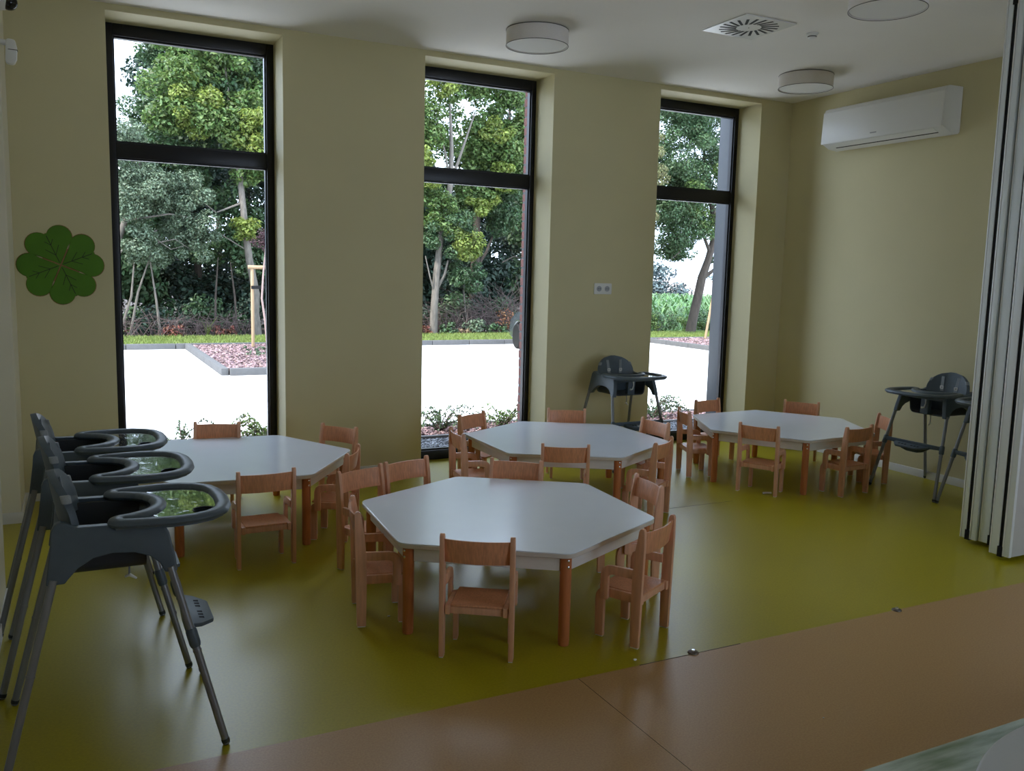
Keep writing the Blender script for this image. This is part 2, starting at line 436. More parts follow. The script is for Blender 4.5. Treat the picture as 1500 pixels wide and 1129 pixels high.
for i, (x, y, a, lab) in enumerate(TABLES):
    t = t0 if i == 0 else copy_tree(t0)
    t.location = (x, y, 0); t.rotation_euler = (0, 0, R(a)); tag(t, lab, 'table', 'white hexagonal nursery tables')

# ------------------------------------------------------------------ toddler chairs (local: origin between back feet, faces +y)
def make_chair():
    t = thing('toddler_chair', '', 'chair')
    HW = 0.158
    post = [(-0.022, 0.004), (0.022, 0.004), (0.025, 0.20), (0.022, 0.36), (0.012, 0.47), (-0.004, 0.565), (-0.009, 0.576), (-0.018, 0.580), (-0.028, 0.577), (-0.033, 0.566), (-0.034, 0.47), (-0.030, 0.33)]
    for s in (-1, 1):
        b = bm_(); prism(b, post, 'x', s*HW-0.011, s*HW+0.011); p = obj('rear_leg', b, BEECH, t, bevel=0.004)
        b = bm_(); box(b, s*HW-0.009, s*HW+0.009, -0.019, 0.019, 0, 0.004); obj('glide', b, WPLAST, p)
    # front leg: board whose top curves back into the side rail
    fl = [(0.182, 0.004), (0.226, 0.004), (0.230, 0.18), (0.226, 0.212), (0.212, 0.235), (0.188, 0.246), (0.150, 0.249), (0.150, 0.207), (0.172, 0.204), (0.182, 0.190)]
    for s in (-1, 1):
        x = s*0.131
        b = bm_(); prism(b, fl, 'x', x-0.011, x+0.011); p = obj('front_leg', b, BEECH, t, bevel=0.004)
        b = bm_(); box(b, x-0.009, x+0.009, 0.186, 0.222, 0, 0.004); obj('glide', b, WPLAST, p)
        b = bm_(); box(b, x-0.011, x+0.0105, -0.02, 0.151, 0.206, 0.249); obj('side_rail', b, BEECH, t, bevel=0.003)
        # armrest: inverted L with rounded knee
        ar = [(0.018, 0.330), (0.018, 0.374), (0.130, 0.371), (0.162, 0.366), (0.184, 0.350), (0.193, 0.322), (0.194, 0.205), (0.188, 0.198), (0.158, 0.198), (0.152, 0.205), (0.152, 0.312), (0.144, 0.324), (0.128, 0.328)]
        xa = s*0.153
        b = bm_(); prism(b, ar, 'x', xa-0.010, xa+0.010); obj('armrest', b, BEECH, t, bevel=0.004)
    # seat plate with a shallow dip
    def seat(u, v):
        x = -0.1195+0.239*u; y = -0.012+0.232*v
        return (x, y, 0.246-0.005*math.sin(PI*u)*math.sin(PI*min(1, v*1.1))), (0, 0, 1)
    b = bm_(); grid_shell(b, seat, 8, 8, 0.010); obj('seat', b, BEECHP, t, bevel=0.002, seg=1)
    b = bm_(); box(b, -0.120, 0.120, -0.010, 0.008, 0.208, 0.240); obj('rear_rail', b, BEECH, t, bevel=0.003)
    # curved backrest
    def back(u, v):
        x = -0.149+0.298*u; z = 0.447+0.110*v
        k = 1-(2*u-1)**2
        return (x, -0.005-0.018*(z-0.447)/0.11-0.022*k, z), (0.09*(2*u-1), -1, 0)
    b = bm_(); grid_shell(b, back, 12, 3, 0.010); obj('backrest', b, BEECHP, t, bevel=0.0025, seg=2)
    return t
CH = [
 (1.577, 3.413, -33.4, 'beech toddler chair with its back to the terracotta floor, tucked at the nearest table'),
 (2.444, 3.292, 27.9, 'beech toddler chair beside the dark floor pin, angled toward the nearest table'),
 (1.244, 4.118, -102.0, 'beech toddler chair seen edge-on at the nearest table, facing away from the high chair row'),
 (1.492, 4.878, 203.0, 'beech toddler chair standing between two tables, its full side post showing to the floor'),
 (1.829, 5.014, 198.0, 'beech toddler chair paired post to post with its twin, nearer the bare window pier'),
 (2.451, 4.767, 140.3, 'beech toddler chair between nearest and middle table, only its pale backrest showing'),
 (2.908, 4.020, 81.0, 'beech toddler chair at the nearest table, partly behind the one by the floor pin'),
 (0.968, 5.040, 1.1, 'beech toddler chair seen from behind next to the high chair trays'),
 (0.941, 6.745, 163.0, 'beech toddler chair under the first window, only a backrest above the white table'),
 (1.748, 6.331, 125.0, 'beech toddler chair against the plain wall between first and middle window'),
 (1.587, 5.455, 60.7, 'beech toddler chair seen side-on at the table beside the high chairs'),
 (3.018, 5.124, -27.6, 'beech toddler chair seen from behind at the middle table'),
 (2.533, 5.853, -96.5, 'beech toddler chair at the middle table, armrest toward us, before the pebble strip'),
 (2.960, 6.550, 207.5, 'beech toddler chair backed against the middle window over the pebble strip'),
 (3.840, 6.518, 153.2, 'beech toddler chair under the double socket, only its backrest above the middle table'),
 (4.221, 5.761, 94.0, 'beech toddler chair at the middle table, standing before the lone high chair footrest'),
 (3.760, 5.031, 32.8, 'beech toddler chair at the middle table whose post rises behind the nearest table chair'),
 (4.946, 5.313, -63.3, 'beech toddler chair seen from behind at the corner table, paper scrap under it'),
 (5.682, 4.983, 5.6, 'beech toddler chair at the corner table closest to the high chair with splayed legs'),
 (6.306, 6.227, 122.6, 'beech toddler chair against the yellow end wall behind the corner table'),
 (6.342, 5.297, 58.0, 'beech toddler chair crossed by the leg of the end wall high chair'),
 (5.495, 6.624, 189.0, 'beech toddler chair backed against the third window at the corner table'),
 (4.850, 6.143, -111.1, 'beech toddler chair at the corner table, side-on before the third window pebbles'),
]
c0 = make_chair()
for i, (x, y, a, lab) in enumerate(CH):
    t = c0 if i == 0 else copy_tree(c0)
    t.location = (x, y, 0); t.rotation_euler = (0, 0, R(a)); tag(t, lab, 'chair', 'beech toddler chairs around the hexagonal tables')

# ------------------------------------------------------------------ high chairs (local: faces +x)
def make_highchair():
    t = thing('high_chair', '', 'high chair')
    side = [(-0.208, 0.655), (-0.200, 0.71), (-0.190, 0.785), (-0.186, 0.830), (-0.176, 0.852), (-0.158, 0.858), (-0.135, 0.850), (-0.105, 0.838), (0.140, 0.832), (0.166, 0.824), (0.184, 0.790), (0.200, 0.715), (0.207, 0.655),
            (0.165, 0.655), (0.148, 0.690), (0.118, 0.716), (0.070, 0.734), (0.0, 0.740), (-0.060, 0.730), (-0.108, 0.702), (-0.140, 0.668), (-0.150, 0.655)]
    for s in (-1, 1):
        b = bm_(); vs = prism(b, side, 'y', 0.200, 0.238)
        for v in vs: v.co.y = s*(v.co.y + (0.83-min(v.co.z, 0.85))*0.16 - 0.012 - max(0, v.co.z-0.84)*0.42)
        obj('side_shell', b, SLATE, t, bevel=0.007, seg=3)
    b = bm_(); prism(b, rounded([(-0.165, 0.652), (0.165, 0.652), (0.195, 0.832), (-0.195, 0.832)], 0.04), 'x', -0.180, -0.148); obj('rear_panel', b, SLATE, t, bevel=0.006)
    b = bm_(); prism(b, rounded([(-0.20, 0.785), (0.20, 0.785), (0.20, 0.824), (-0.20, 0.824)], 0.01), 'x', 0.135, 0.168); obj('front_rail', b, SLATE, t, bevel=0.006)
    b = bm_(); prism(b, rounded([(-0.045, 0.665), (0.030, 0.655), (0.040, 0.80), (-0.040, 0.80)], 0.01), 'x', 0.100, 0.142); obj('crotch_post', b, SLATE, t, bevel=0.008)
    # seat bucket: rounded U extruded front to back
    th = 0.014; ow, zt, zb = 0.185, 0.825, 0.652
    outer = rounded([(-ow, zt), (-ow+0.02, zb), (ow-0.02, zb), (ow, zt)], [0, 0.05, 0.05, 0], 6)
    inner = rounded([(ow-th, zt), (ow-0.02-th, zb+th), (-ow+0.02+th, zb+th), (-ow+th, zt)], [0, 0.04, 0.04, 0], 6)
    b = bm_(); prism(b, outer+inner, 'x', -0.150, 0.112); obj('seat_bucket', b, SLATED, t, bevel=0.003, seg=1)
    # leaning backrest with wrapped edges and round head
    def back(u, v):
        w = v*0.200; hw = 0.196 if w < 0.06 else 0.196*math.sqrt(max(0.0, 1-((w-0.06)/0.1405)**2))
        hw = max(hw, 0.012)
        y = (2*u-1)*hw; z = 0.800+w*0.975
        x = -0.150-0.036*v+0.046*(abs(y)/0.196)**2.0
        n = Vector((1, -0.62*(y/0.196)*abs(y/0.196), 0.15))
        return (x, y, z), n
    b = bm_(); grid_shell(b, back, 14, 12, 0.026); bk = obj('backrest', b, SLATE, t, bevel=0.004, seg=2, angle=50)
    for s in (-1, 1):
        b = bm_()
        pts = []
        for k in range(9):
            v = 0.80-0.62*k/8; yy = s*(0.075-0.012*(k/8)); z = 0.800+v*0.200*0.975; x = -0.150-0.036*v+0.046*(abs(yy)/0.196)**2.0+0.013
            pts.append((x, yy, z))
        A = [b.verts.new((p[0], p[1]-0.015, p[2])) for p in pts]+[b.verts.new((p[0], p[1]+0.015, p[2])) for p in pts]
        A2 = [b.verts.new((p[0]+0.003, p[1]-0.015, p[2]+0.001)) for p in pts]+[b.verts.new((p[0]+0.003, p[1]+0.015, p[2]+0.001)) for p in pts]
        n = len(pts)
        for k in range(n-1):
            b.faces.new((A2[k], A2[k+1], A2[n+k+1], A2[n+k])); b.faces.new((A[k], A[n+k], A[n+k+1], A[k+1]))
            b.faces.new((A[k], A[k+1], A2[k+1], A2[k])); b.faces.new((A[n+k], A2[n+k], A2[n+k+1], A[n+k+1]))
        st = obj('harness_strap', b, STRAP, t)
        p = pts[6]
        b = bm_(); prism_hole(b, rounded([(-0.016, -0.014), (0.016, -0.014), (0.016, 0.014), (-0.016, 0.014)], 0.006, 3), [[(0.008, 0.005), (0.008, -0.005), (-0.008, -0.005), (-0.008, 0.005)]], 0, 0.006)
        for v in b.verts: v.co = Vector((p[0]+0.003+v.co.z, p[1]+v.co.x, p[2]+v.co.y))
        obj('buckle', b, WPLAST, st)
    # strap loop folded over the head of the backrest
    for sg in (-1, 1):
        w0 = 0.128; hw0 = 0.196*math.sqrt(1-((w0-0.06)/0.1405)**2); v0 = w0/0.200
        cx, cy, cz = -0.150-0.036*v0+0.046*(hw0/0.196)**2.0, sg*(hw0-0.004), 0.800+w0*0.975
        b = bm_(); rings = []
        for dz in (-0.013, 0.013):
            rings.append([b.verts.new((cx+0.017*math.cos(2*PI*k/14)-dz*0.2, cy+0.015*math.sin(2*PI*k/14)-sg*dz*0.45, cz+dz)) for k in range(14)])
        for k in range(14): b.faces.new((rings[0][k], rings[0][(k+1) % 14], rings[1][(k+1) % 14], rings[1][k]))
        b.faces.new(rings[0][::-1]); b.faces.new(rings[1]); obj('strap_loop', b, STRAP, bk, bevel=0.002, seg=1)
    # hanging crotch strap with clip
    b = bm_(); tube(b, [(0.06, 0.0, 0.655), (0.062, 0.004, 0.61), (0.06, 0.0, 0.575)], [0.004]*3, 6); cs = obj('crotch_strap', b, STRAP, t)
    b = bm_(); tube(b, [(0.045, 0.0, 0.572), (0.062, 0.0, 0.578), (0.085, 0.004, 0.560)], [0.004, 0.007, 0.004], 8); obj('clip', b, WPLAST, cs)
    b = bm_(); tube(b, [(0.147, 0.010, 0.79), (0.150, 0.012, 0.75), (0.150, 0.0, 0.715), (0.150, -0.025, 0.712)], [0.008, 0.004, 0.007, 0.010], 8); obj('harness_clip', b, WPLAST, t)
    # tray
    half = [(0.012, 0.196), (0.012, 0.246), (0.06, 0.258), (0.13, 0.270), (0.20, 0.277), (0.27, 0.268), (0.33, 0.238), (0.372, 0.190), (0.394, 0.110), (0.400, 0.0)]
    inn = [(0.170, 0.0), (0.164, 0.055), (0.143, 0.108), (0.110, 0.148), (0.066, 0.178)]
    outl = half+[(x, -y) for x, y in half[-2::-1]]+[(x, -y) for x, y in inn[::-1]]+inn[1:]
    hole = [(0.312+0.036*math.cos(-2*PI*k/18), -0.150+0.036*math.sin(-2*PI*k/18)) for k in range(18)]
    b = bm_(); prism_hole(b, outl, [hole], 0.822, 0.838); tr = obj('tray', b, SLATE, t, bevel=0.0)
    sm = rounded(outl, 0.03, 3)
    b = bm_(); tube(b, [(x*0.970+0.004, y*0.925, 0.839) for x, y in sm], 0.029, 14, closed=True, flat=0.58); obj('tray_rim', b, SLATE, tr)
    ins = rounded([(0.196, 0.0), (0.188, 0.07), (0.160, 0.13), (0.135, 0.16), (0.150, 0.225), (0.215, 0.242), (0.30, 0.215), (0.352, 0.15), (0.370, 0.0),
           (0.352, -0.15), (0.30, -0.215), (0.215, -0.242), (0.150, -0.225), (0.135, -0.16), (0.160, -0.13), (0.188, -0.07)], 0.03, 3)
    b = bm_(); prism_hole(b, ins, [hole], 0.838, 0.841); ti = obj('tray_insert', b, FILM, tr)
    b = bm_(); lathe(b, [(0.036, 0.0), (0.036, 0.022), (0.040, 0.0235), (0.040, 0.0205)], 18, (0.312, -0.150, 0.8205), cap1=False); obj('cup_holder', b, SLATED, tr)
    # legs
    for sx in (-1, 1):
        for sy in (-1, 1):
            A = Vector((sx*0.184, sy*0.245, 0.672)); B = Vector((sx*0.352, sy*0.316, 0.006))
            b = bm_(); tube(b, [A, A.lerp(B, 0.5), B], 0.0135, 12); lg = obj('leg', b, TUBE, t)
            b = bm_(); C0 = A.lerp(B, 0.46); C1 = A.lerp(B, 0.475); tube(b, [C0, C0.lerp(C1, 0.5), C1], [0.0145, 0.0158, 0.0145], 12); obj('joint_ring', b, TUBE, lg)
            b = bm_(); C0 = A.lerp(B, 0.972); tube(b, [C0, A.lerp(B, 0.99), A.lerp(B, 1.0)+Vector((0, 0, -0.004))], [0.0148, 0.0148, 0.010], 12); obj('foot_cap', b, SLATED, lg)
    # footrest between the front legs
    fr = None
    A = Vector((0.184, 0.245, 0.672)); B = Vector((0.352, 0.316, 0.006)); k = 0.40; q = A.lerp(B, k)
    yb = q.y
    pl = [(-yb, 0.0), (-yb*0.62, -0.006), (-0.10, -0.045), (-0.05, -0.058), (0.05, -0.058), (0.10, -0.045), (yb*0.62, -0.006), (yb, 0.0), (yb, 0.030), (-yb, 0.030)]
    b = bm_(); prism(b, [(u, q.z+w) for u, w in pl], 'x', q.x-0.006, q.x+0.010); fr = obj('footrest', b, SLATE, t, bevel=0.004)
    pp = rounded([(q.x, -0.165), (q.x+0.045, -0.150), (q.x+0.095, -0.095), (q.x+0.095, 0.095), (q.x+0.045, 0.150), (q.x, 0.165)], 0.03, 4)
    b = bm_(); prism(b, pp, 'z', q.z-0.004, q.z+0.012)
    for v in b.verts: v.co.z -= (v.co.x-q.x)*0.18
    obj('foot_plate', b, SLATE, fr, bevel=0.004)
    for yy in (-0.09, -0.06, -0.03, 0.03, 0.06, 0.09):
        b = bm_(); box(b, q.x+0.018, q.x+0.060, yy-0.008, yy+0.008, q.z+0.002, q.z+0.006)
        for v in b.verts: v.co.z += 0.0035-(v.co.x-q.x)*0.12
        obj('grip_slot', b, RUB, fr)
    for s in (-1, 1):
        b = bm_(); A2 = Vector((0.184, s*0.245, 0.672)); B2 = Vector((0.352, s*0.316, 0.006))
        tube(b, [A2.lerp(B2, 0.345), A2.lerp(B2, 0.36), A2.lerp(B2, 0.43), A2.lerp(B2, 0.445)], [0.017, 0.020, 0.020, 0.017], 12); obj('footrest_clamp', b, SLATE, fr)
    return t
HC = [
 (0.097, 3.440, 0.0, 'charcoal high chair nearest us in the row of three, fully visible to its feet'),
 (0.050, 4.142, 0.0, 'middle charcoal high chair of the row of three, between its twins'),
 (0.000, 4.800, 0.0, 'charcoal high chair of the row of three nearest the clover wall decoration'),
 (4.550, 6.715, -88.0, 'charcoal high chair standing alone under the double socket between two windows'),
 (6.450, 4.862, 180.0, 'charcoal high chair by the end wall, footrest and harness facing the corner table'),
 (6.450, 4.205, 180.0, 'charcoal high chair almost wholly hidden behind the folding partition, one leg showing'),
]
h0 = make_highchair()
for i, (x, y, a, lab) in enumerate(HC):
    t = h0 if i == 0 else copy_tree(h0)
    t.location = (x, y, 0); t.rotation_euler = (0, 0, R(a)); tag(t, lab, 'high chair', 'charcoal high chairs with trays')

# ------------------------------------------------------------------ folding partition
t = thing('folding_partition', 'silver folding partition stacked at the room edge, black seals between its panels', 'partition', (0, 0, 0))
PZ0, PZ1 = 0.03, H-0.03
def panel(x, y0, y1, seal_at):
    b = bm_(); box(b, x+0.02, x+1.05, y0+0.004, y1-0.004, PZ0, PZ1); p = obj('panel', b, PANELM, t, bevel=0.003)
    n = len(seal_at)
    ys = [y0]+[v for s in seal_at for v in (s-0.012, s+0.012)]+[y1]
    for k in range(0, len(ys), 2):
        b = bm_(); box(b, x, x+0.026, ys[k], ys[k+1], PZ0, PZ1); obj('edge_profile', b, ALU, p, bevel=0.003)
        b = bm_(); box(b, x-0.003, x+0.002, ys[k+1]-0.012, ys[k+1]-0.003, PZ0+0.001, PZ1-0.001); obj('edge_bead', b, ALUH, p)
    for s in seal_at:
        b = bm_(); box(b, x+0.006, x+0.030, s-0.012, s+0.012, PZ0+0.05, PZ1-0.05); obj('seal', b, RUB, p)
        for z0, z1 in ((PZ0-0.008, PZ0+0.06), (PZ1-0.06, PZ1)):
            b = bm_(); box(b, x-0.004, x+0.030, s-0.018, s+0.018, z0, z1); obj('seal_end', b, RUB, p, bevel=0.002)
panel(5.355, 3.655, 3.775, [3.718])
panel(5.375, 3.560, 3.650, [3.567])
panel(5.212, 3.325, 3.462, [3.387])
b = bm_(); box(b, 5.2, XR, 3.02, 3.09, H-0.012, H); tr_ = obj('ceiling_track', b, ALU, t)
for y in (3.40, 3.605, 3.715):
    b = bm_(); lathe(b, [(0.012, H-0.05), (0.012, H-0.012)], 10, (5.55, y, 0)); box(b, 5.50, 5.60, y-0.02, y+0.02, H-0.016, H); obj('hanger', b, ALU, t)

# ------------------------------------------------------------------ air conditioner
t = thing('air_conditioner', 'white split air conditioner mounted high on the yellow end wall', 'air conditioner', (XR-0.004, 0, 0))
y0, y1 = 5.125, 6.455
prof = [(0.0, 3.395), (-0.160, 3.392), (-0.196, 3.378), (-0.214, 3.345), (-0.226, 3.075), (-0.222, 3.060), (-0.130, 3.014), (-0.02, 3.002), (0.0, 3.02)]
b = bm_(); prism(b, prof, 'y', y0, y1); obj('casing', b, WPLAST, t, bevel=0.006, seg=2)
b = bm_(); prism(b, [(-0.2135, 3.350), (-0.2185, 3.345), (-0.2340, 3.062), (-0.2300, 3.050), (-0.2220, 3.062)], 'y', y0+0.004, y1); obj('front_panel', b, WPLAST, t, bevel=0.002)
b = bm_(); prism(b, [(-0.2060, 3.0500), (-0.2080, 3.0480), (-0.1500, 3.0190), (-0.1480, 3.0210)], 'y', y0+0.10, y1-0.11); obj('louvre_flap', b, WPLAST, t)
b = bm_(); prism(b, [(-0.1500, 3.0225), (-0.1500, 3.0195), (-0.1360, 3.0140), (-0.1360, 3.0165)], 'y', y0+0.10, y1-0.11); obj('louvre_gap', b, RUB, t)
b = bm_(); box(b, -0.2345, -0.2310, 5.80, 5.87, 3.085, 3.094); obj('badge', b, mat('badge_grey', (0.35, 0.35, 0.36), rough=0.4), t)

# ------------------------------------------------------------------ ceiling fittings
def ceiling_lamp(x, y, lab):
    t = thing('ceiling_lamp', lab, 'lamp', (x, y, H), group='round fabric drum ceiling lamps')
    rr, hh = 0.237, 0.118
    b = bm_(); lathe(b, [(rr-0.006, -hh+0.004), (rr, -hh), (rr, -0.004), (rr-0.006, -0.004)], 56, cap0=False, cap1=False); obj('drum_shade', b, SHADE, t)
    b = bm_(); lathe(b, [(rr-0.008, -hh+0.006), (rr-0.008, -hh+0.010)], 56); obj('diffuser', b, DIFF, t)
    for z in (-hh, -0.005):
        b = bm_(); tube(b, [((rr+0.0005)*math.cos(2*PI*k/56), (rr+0.0005)*math.sin(2*PI*k/56), z) for k in range(56)], 0.0022, 6, closed=True); obj('trim_ring', b, DARKL, t)
    b = bm_(); lathe(b, [(0.12, -0.035), (0.12, 0.0)], 24); obj('mounting_plate', b, WPLAST, t)
ceiling_lamp(3.235, 6.110, 'round fabric ceiling lamp above the middle window, nearest the window wall')
ceiling_lamp(5.985, 6.110, 'round fabric ceiling lamp beside the air conditioner')
ceiling_lamp(4.710, 4.140, 'round fabric ceiling lamp cut by the top edge of the picture')
t = thing('air_diffuser', 'square white swirl air diffuser with black slots in the ceiling', 'ceiling vent', (4.507, 5.205, H))
PL = mat('vent_white', (0.82, 0.82, 0.80), rough=0.25)
b = bm_(); prism_hole(b, rounded([(-0.237, -0.237), (0.237, -0.237), (0.237, 0.237), (-0.237, 0.237)], 0.004, 2), [], -0.010, -0.001); obj('face_plate', b, PL, t)
for k in range(20):
    a = 2*PI*k/20
    b = bm_(); pts = []
    for r_, da in ((0.092, -0.11), (0.090, 0.10), (0.212, 0.245), (0.214, 0.150)):
        pts.append((r_*math.cos(a+da), r_*math.sin(a+da)))
    prism(b, pts, 'z', -0.0115, -0.009); obj('slot', b, RUB, t)
b = bm_(); lathe(b, [(0.004, -0.0125), (0.004, -0.0095)], 8); obj('screw', b, RUB, t)
t = thing('smoke_detector', 'small white smoke detector on the ceiling near the vent', 'smoke detector', (5.03, 5.10, H))
b = bm_(); lathe(b, [(0.020, -0.040), (0.030, -0.032), (0.034, -0.014), (0.045, -0.012), (0.045, 0.0)], 24); obj('housing', b, WPLAST, t)
b = bm_(); lathe(b, [(0.0315, -0.029), (0.0335, -0.022)], 24, cap0=False, cap1=False); obj('sensor_grille', b, DARKL, t)
# security camera and motion sensor on the pier
t = thing('security_camera', 'white security camera with black dome lens in the ceiling corner', 'camera', (-0.30, 6.30, 3.285))
b = bm_(); tube(b, [(-0.16, 0.02, 0.035), (-0.07, 0.0, 0.02), (0.0, 0.0, 0.0), (0.015, 0.0, -0.003)], [0.045, 0.055, 0.056, 0.050], 20); obj('housing', b, WPLAST, t)
b = bm_(); bmesh.ops.create_uvsphere(b, u_segments=20, v_segments=12, radius=0.046)
for v in b.verts: v.co += Vector((0.028, -0.006, -0.006))
obj('lens_dome', b, BLACKP, t)
b = bm_(); tube(b, [(-0.13, 0.02, 0.03), (-0.14, 0.15, 0.03), (-0.14, 0.234, 0.03)], [0.02, 0.02, 0.035], 12); obj('bracket', b, WPLAST, t)
t = thing('motion_sensor', 'small white motion sensor on a bracket below the security camera', 'sensor', (-0.285, 6.42, 3.02))
b = bm_(); prism(b, rounded([(-0.028, -0.075), (0.020, -0.080), (0.036, -0.045), (0.040, 0.02), (0.030, 0.070), (-0.020, 0.075)], 0.02, 4), 'y', -0.025, 0.025); obj('housing', b, WPLAST, t, bevel=0.008)
b = bm_(); box(b, -0.01, 0.042, -0.027, 0.027, 0.006, 0.010); obj('lens_line', b, DARKL, t)
b = bm_(); tube(b, [(-0.02, 0.0, 0.05), (-0.10, 0.0, 0.055), (-0.13, 0.06, 0.055), (-0.13, 0.114, 0.055)], 0.018, 10); obj('bracket', b, WPLAST, t)

# ------------------------------------------------------------------ double socket
t = thing('wall_socket', 'white double power socket on the wall above the lone high chair', 'socket', (4.541, D, 1.615))
b = bm_(); prism(b, rounded([(-0.097, -0.052), (0.097, -0.052), (0.097, 0.052), (-0.097, 0.052)], 0.008, 3), 'y', -0.012, 0.0); obj('face_plate', b, WPLAST, t, bevel=0.002)
SK = mat('socket_recess', (0.42, 0.44, 0.47), rough=0.5)
for s in (-1, 1):
    b = bm_(); lathe(b, [(0.026, -0.0005), (0.026, 0.004), (0.022, 0.004), (0.021, -0.0003)], 24)
    for v in b.verts: v.co = Vector((v.co.x+s*0.045, -0.0125-v.co.z, v.co.y))
    so = obj('outlet', b, SK, t)
    for dx in (-0.0095, 0.0095):
        b = bm_(); tube(b, [(s*0.045+dx, -0.012, 0.0), (s*0.045+dx, -0.0172, 0.0)], 0.003, 8); obj('pin_hole', b, RUB, so)

# ------------------------------------------------------------------ clover wall decoration
t = thing('clover_decoration', 'green four-leaf clover wall decoration with dark leaf veins', 'wall decoration', (-0.058, D, 1.718))
for k in range(4):
    a0 = R(23+90*k)
    heart = []
    rl = 0.083
    # heart outline in local coordinates pointing along +u
    c1 = (0.184, 0.073); c2 = (0.184, -0.073)
    pts = [(0.006, 0.0)]
    pts += [(0.060, 0.054), (0.104, 0.096)]
    for j in range(13):
        a = R(128-j*(128+52)/12); pts.append((c1[0]+rl*math.cos(a), c1[1]+rl*math.sin(a)))
    pts.append((0.238, 0.0))
    low = [(x, -y) for x, y in pts[1:-1]][::-1]
    pts = pts+low
    def rot(p): return (p[0]*math.cos(a0)-p[1]*math.sin(a0), p[0]*math.sin(a0)+p[1]*math.cos(a0))
    b = bm_(); prism(b, [rot(p) for p in pts], 'y', -0.012, -0.003); lf = obj('leaf', b, LEAFG, t, bevel=0.002, seg=1)
    b = bm_(); prism(b, [rot((p[0]*1.012, p[1]*1.03)) for p in pts], 'y', -0.003, 0.0); obj('leaf_back', b, PLY, lf)
    b = bm_()
    def stroke(p, q, w):
        p, q = Vector(p), Vector(q); d = (q-p).normalized(); n = Vector((-d.y, d.x))*w
        prism(b, [rot(tuple(p+n)), rot(tuple(q+n)), rot(tuple(q-n)), rot(tuple(p-n))], 'y', -0.0135, -0.0115)
    stroke((0.02, 0), (0.222, 0), 0.0022)
    for u, l in ((0.075, 0.075), (0.150, 0.045)):
        for s in (-1, 1): stroke((u, 0), (u+l*0.80, s*l*0.62), 0.0018)
    obj('vein', b, VEIN, lf)
    b = bm_(); a0b = a0; a0 = a0+R(45); stroke((0.0, 0), (0.125, 0), 0.0035); obj('leaf_gap', b, PLY, t); a0 = a0b

# ------------------------------------------------------------------ small things on the floor
def pin(x, y, lab):
    t = thing('floor_pin', lab, 'floor pin', (x, y, 0))
    b = bm_(); lathe(b, [(0.026, 0.0), (0.024, 0.006), (0.014, 0.010)], 18); obj('flange', b, mat('worn_steel', (0.16, 0.14, 0.12), rough=0.4, metal=0.8), t)
    b = bm_(); lathe(b, [(0.009, 0.009), (0.008, 0.016)], 12); obj('stud', b, CHROME, t)
pin(2.526, 3.062, 'small metal floor pin on the floor joint beside the nearest toddler chair')
pin(3.871, 3.050, 'small metal floor pin on the floor joint toward the folding partition')
b = bm_()
def scrap(u, v):
    x = -0.035+0.07*u; y = -0.018+0.036*v+0.012*math.sin(3*u)
    return (x, y, 0.006+0.010*math.sin(PI*v)+0.006*u), (0, 0, 1)
grid_shell(b, scrap, 6, 4, 0.0012); o = obj('paper_scrap', b, WPLAST); o.location = (5.02, 5.265, -0.003); o.rotation_euler = (0, 0, R(-40)); tag(o, 'crumpled white paper scrap on the green floor under a corner table chair', 'paper scrap')
rnd = random.Random(5)
for x, y, s, lab in ((2.228, 3.105, 0.010, 'white crumb on the floor joint near a toddler chair foot'), (1.375, 4.03, 0.008, 'pale crumb on the green floor under the nearest table edge'), (2.62, 2.36, 0.005, 'tiny white crumb alone on the terracotta floor')):
    b = bm_(); bmesh.ops.create_icosphere(b, subdivisions=1, radius=s)
    for v in b.verts: v.co = Vector((v.co.x*(1+rnd.uniform(-.3, .3)), v.co.y*rnd.uniform(.5, .9), v.co.z*0.45+s*0.42))
    o = obj('crumb', b, WPLAST); o.location = (x, y, 0); tag(o, lab, 'crumb')

# ------------------------------------------------------------------ plastic-wrapped mattress and round white table in the near corner
t = thing('wrapped_mattress', 'mattress wrapped in shiny marbled green plastic on the terracotta floor', 'mattress', (2.9, 1.28, 0))
ol = rounded([(-0.95, -0.43), (1.0, -0.43), (1.0, 0.425), (-0.95, 0.425)], 0.13, 8)
b = bm_(); prism(b, ol, 'z', 0.0, 0.285); obj('mattress_body', b, OILC, t, bevel=0.03, seg=3)
def wrap(u, v):
    x = -0.93+1.91*u; y = -0.41+0.82*v
    e = min(1, 12*min(u, 1-u), 8*min(v, 1-v))
    return (x, y, 0.283+e*(0.008+0.007*math.sin(5*x+9*y)*math.sin(14*y-3*x))), (0, 0, 1)
b = bm_(); grid_shell(b, wrap, 60, 30, 0.002); obj('plastic_wrap', b, OILC, t)
t = thing('round_table', 'round white table cut by the lower corner, its rim above the green plastic', 'table', (1.964, 0.482, 0))
b = bm_(); lathe(b, [(0.655, 0.700), (0.670, 0.704), (0.6745, 0.712), (0.6735, 0.720), (0.668, 0.725)], 120); obj('tabletop', b, TOWEL, t, angle=60)
b = bm_(); lathe(b, [(0.045, 0.02), (0.045, 0.68), (0.10, 0.700)], 24); obj('column', b, ALU, t)
b = bm_(); lathe(b, [(0.27, 0.0), (0.27, 0.012), (0.05, 0.03)], 40); obj('base', b, ALU, t)
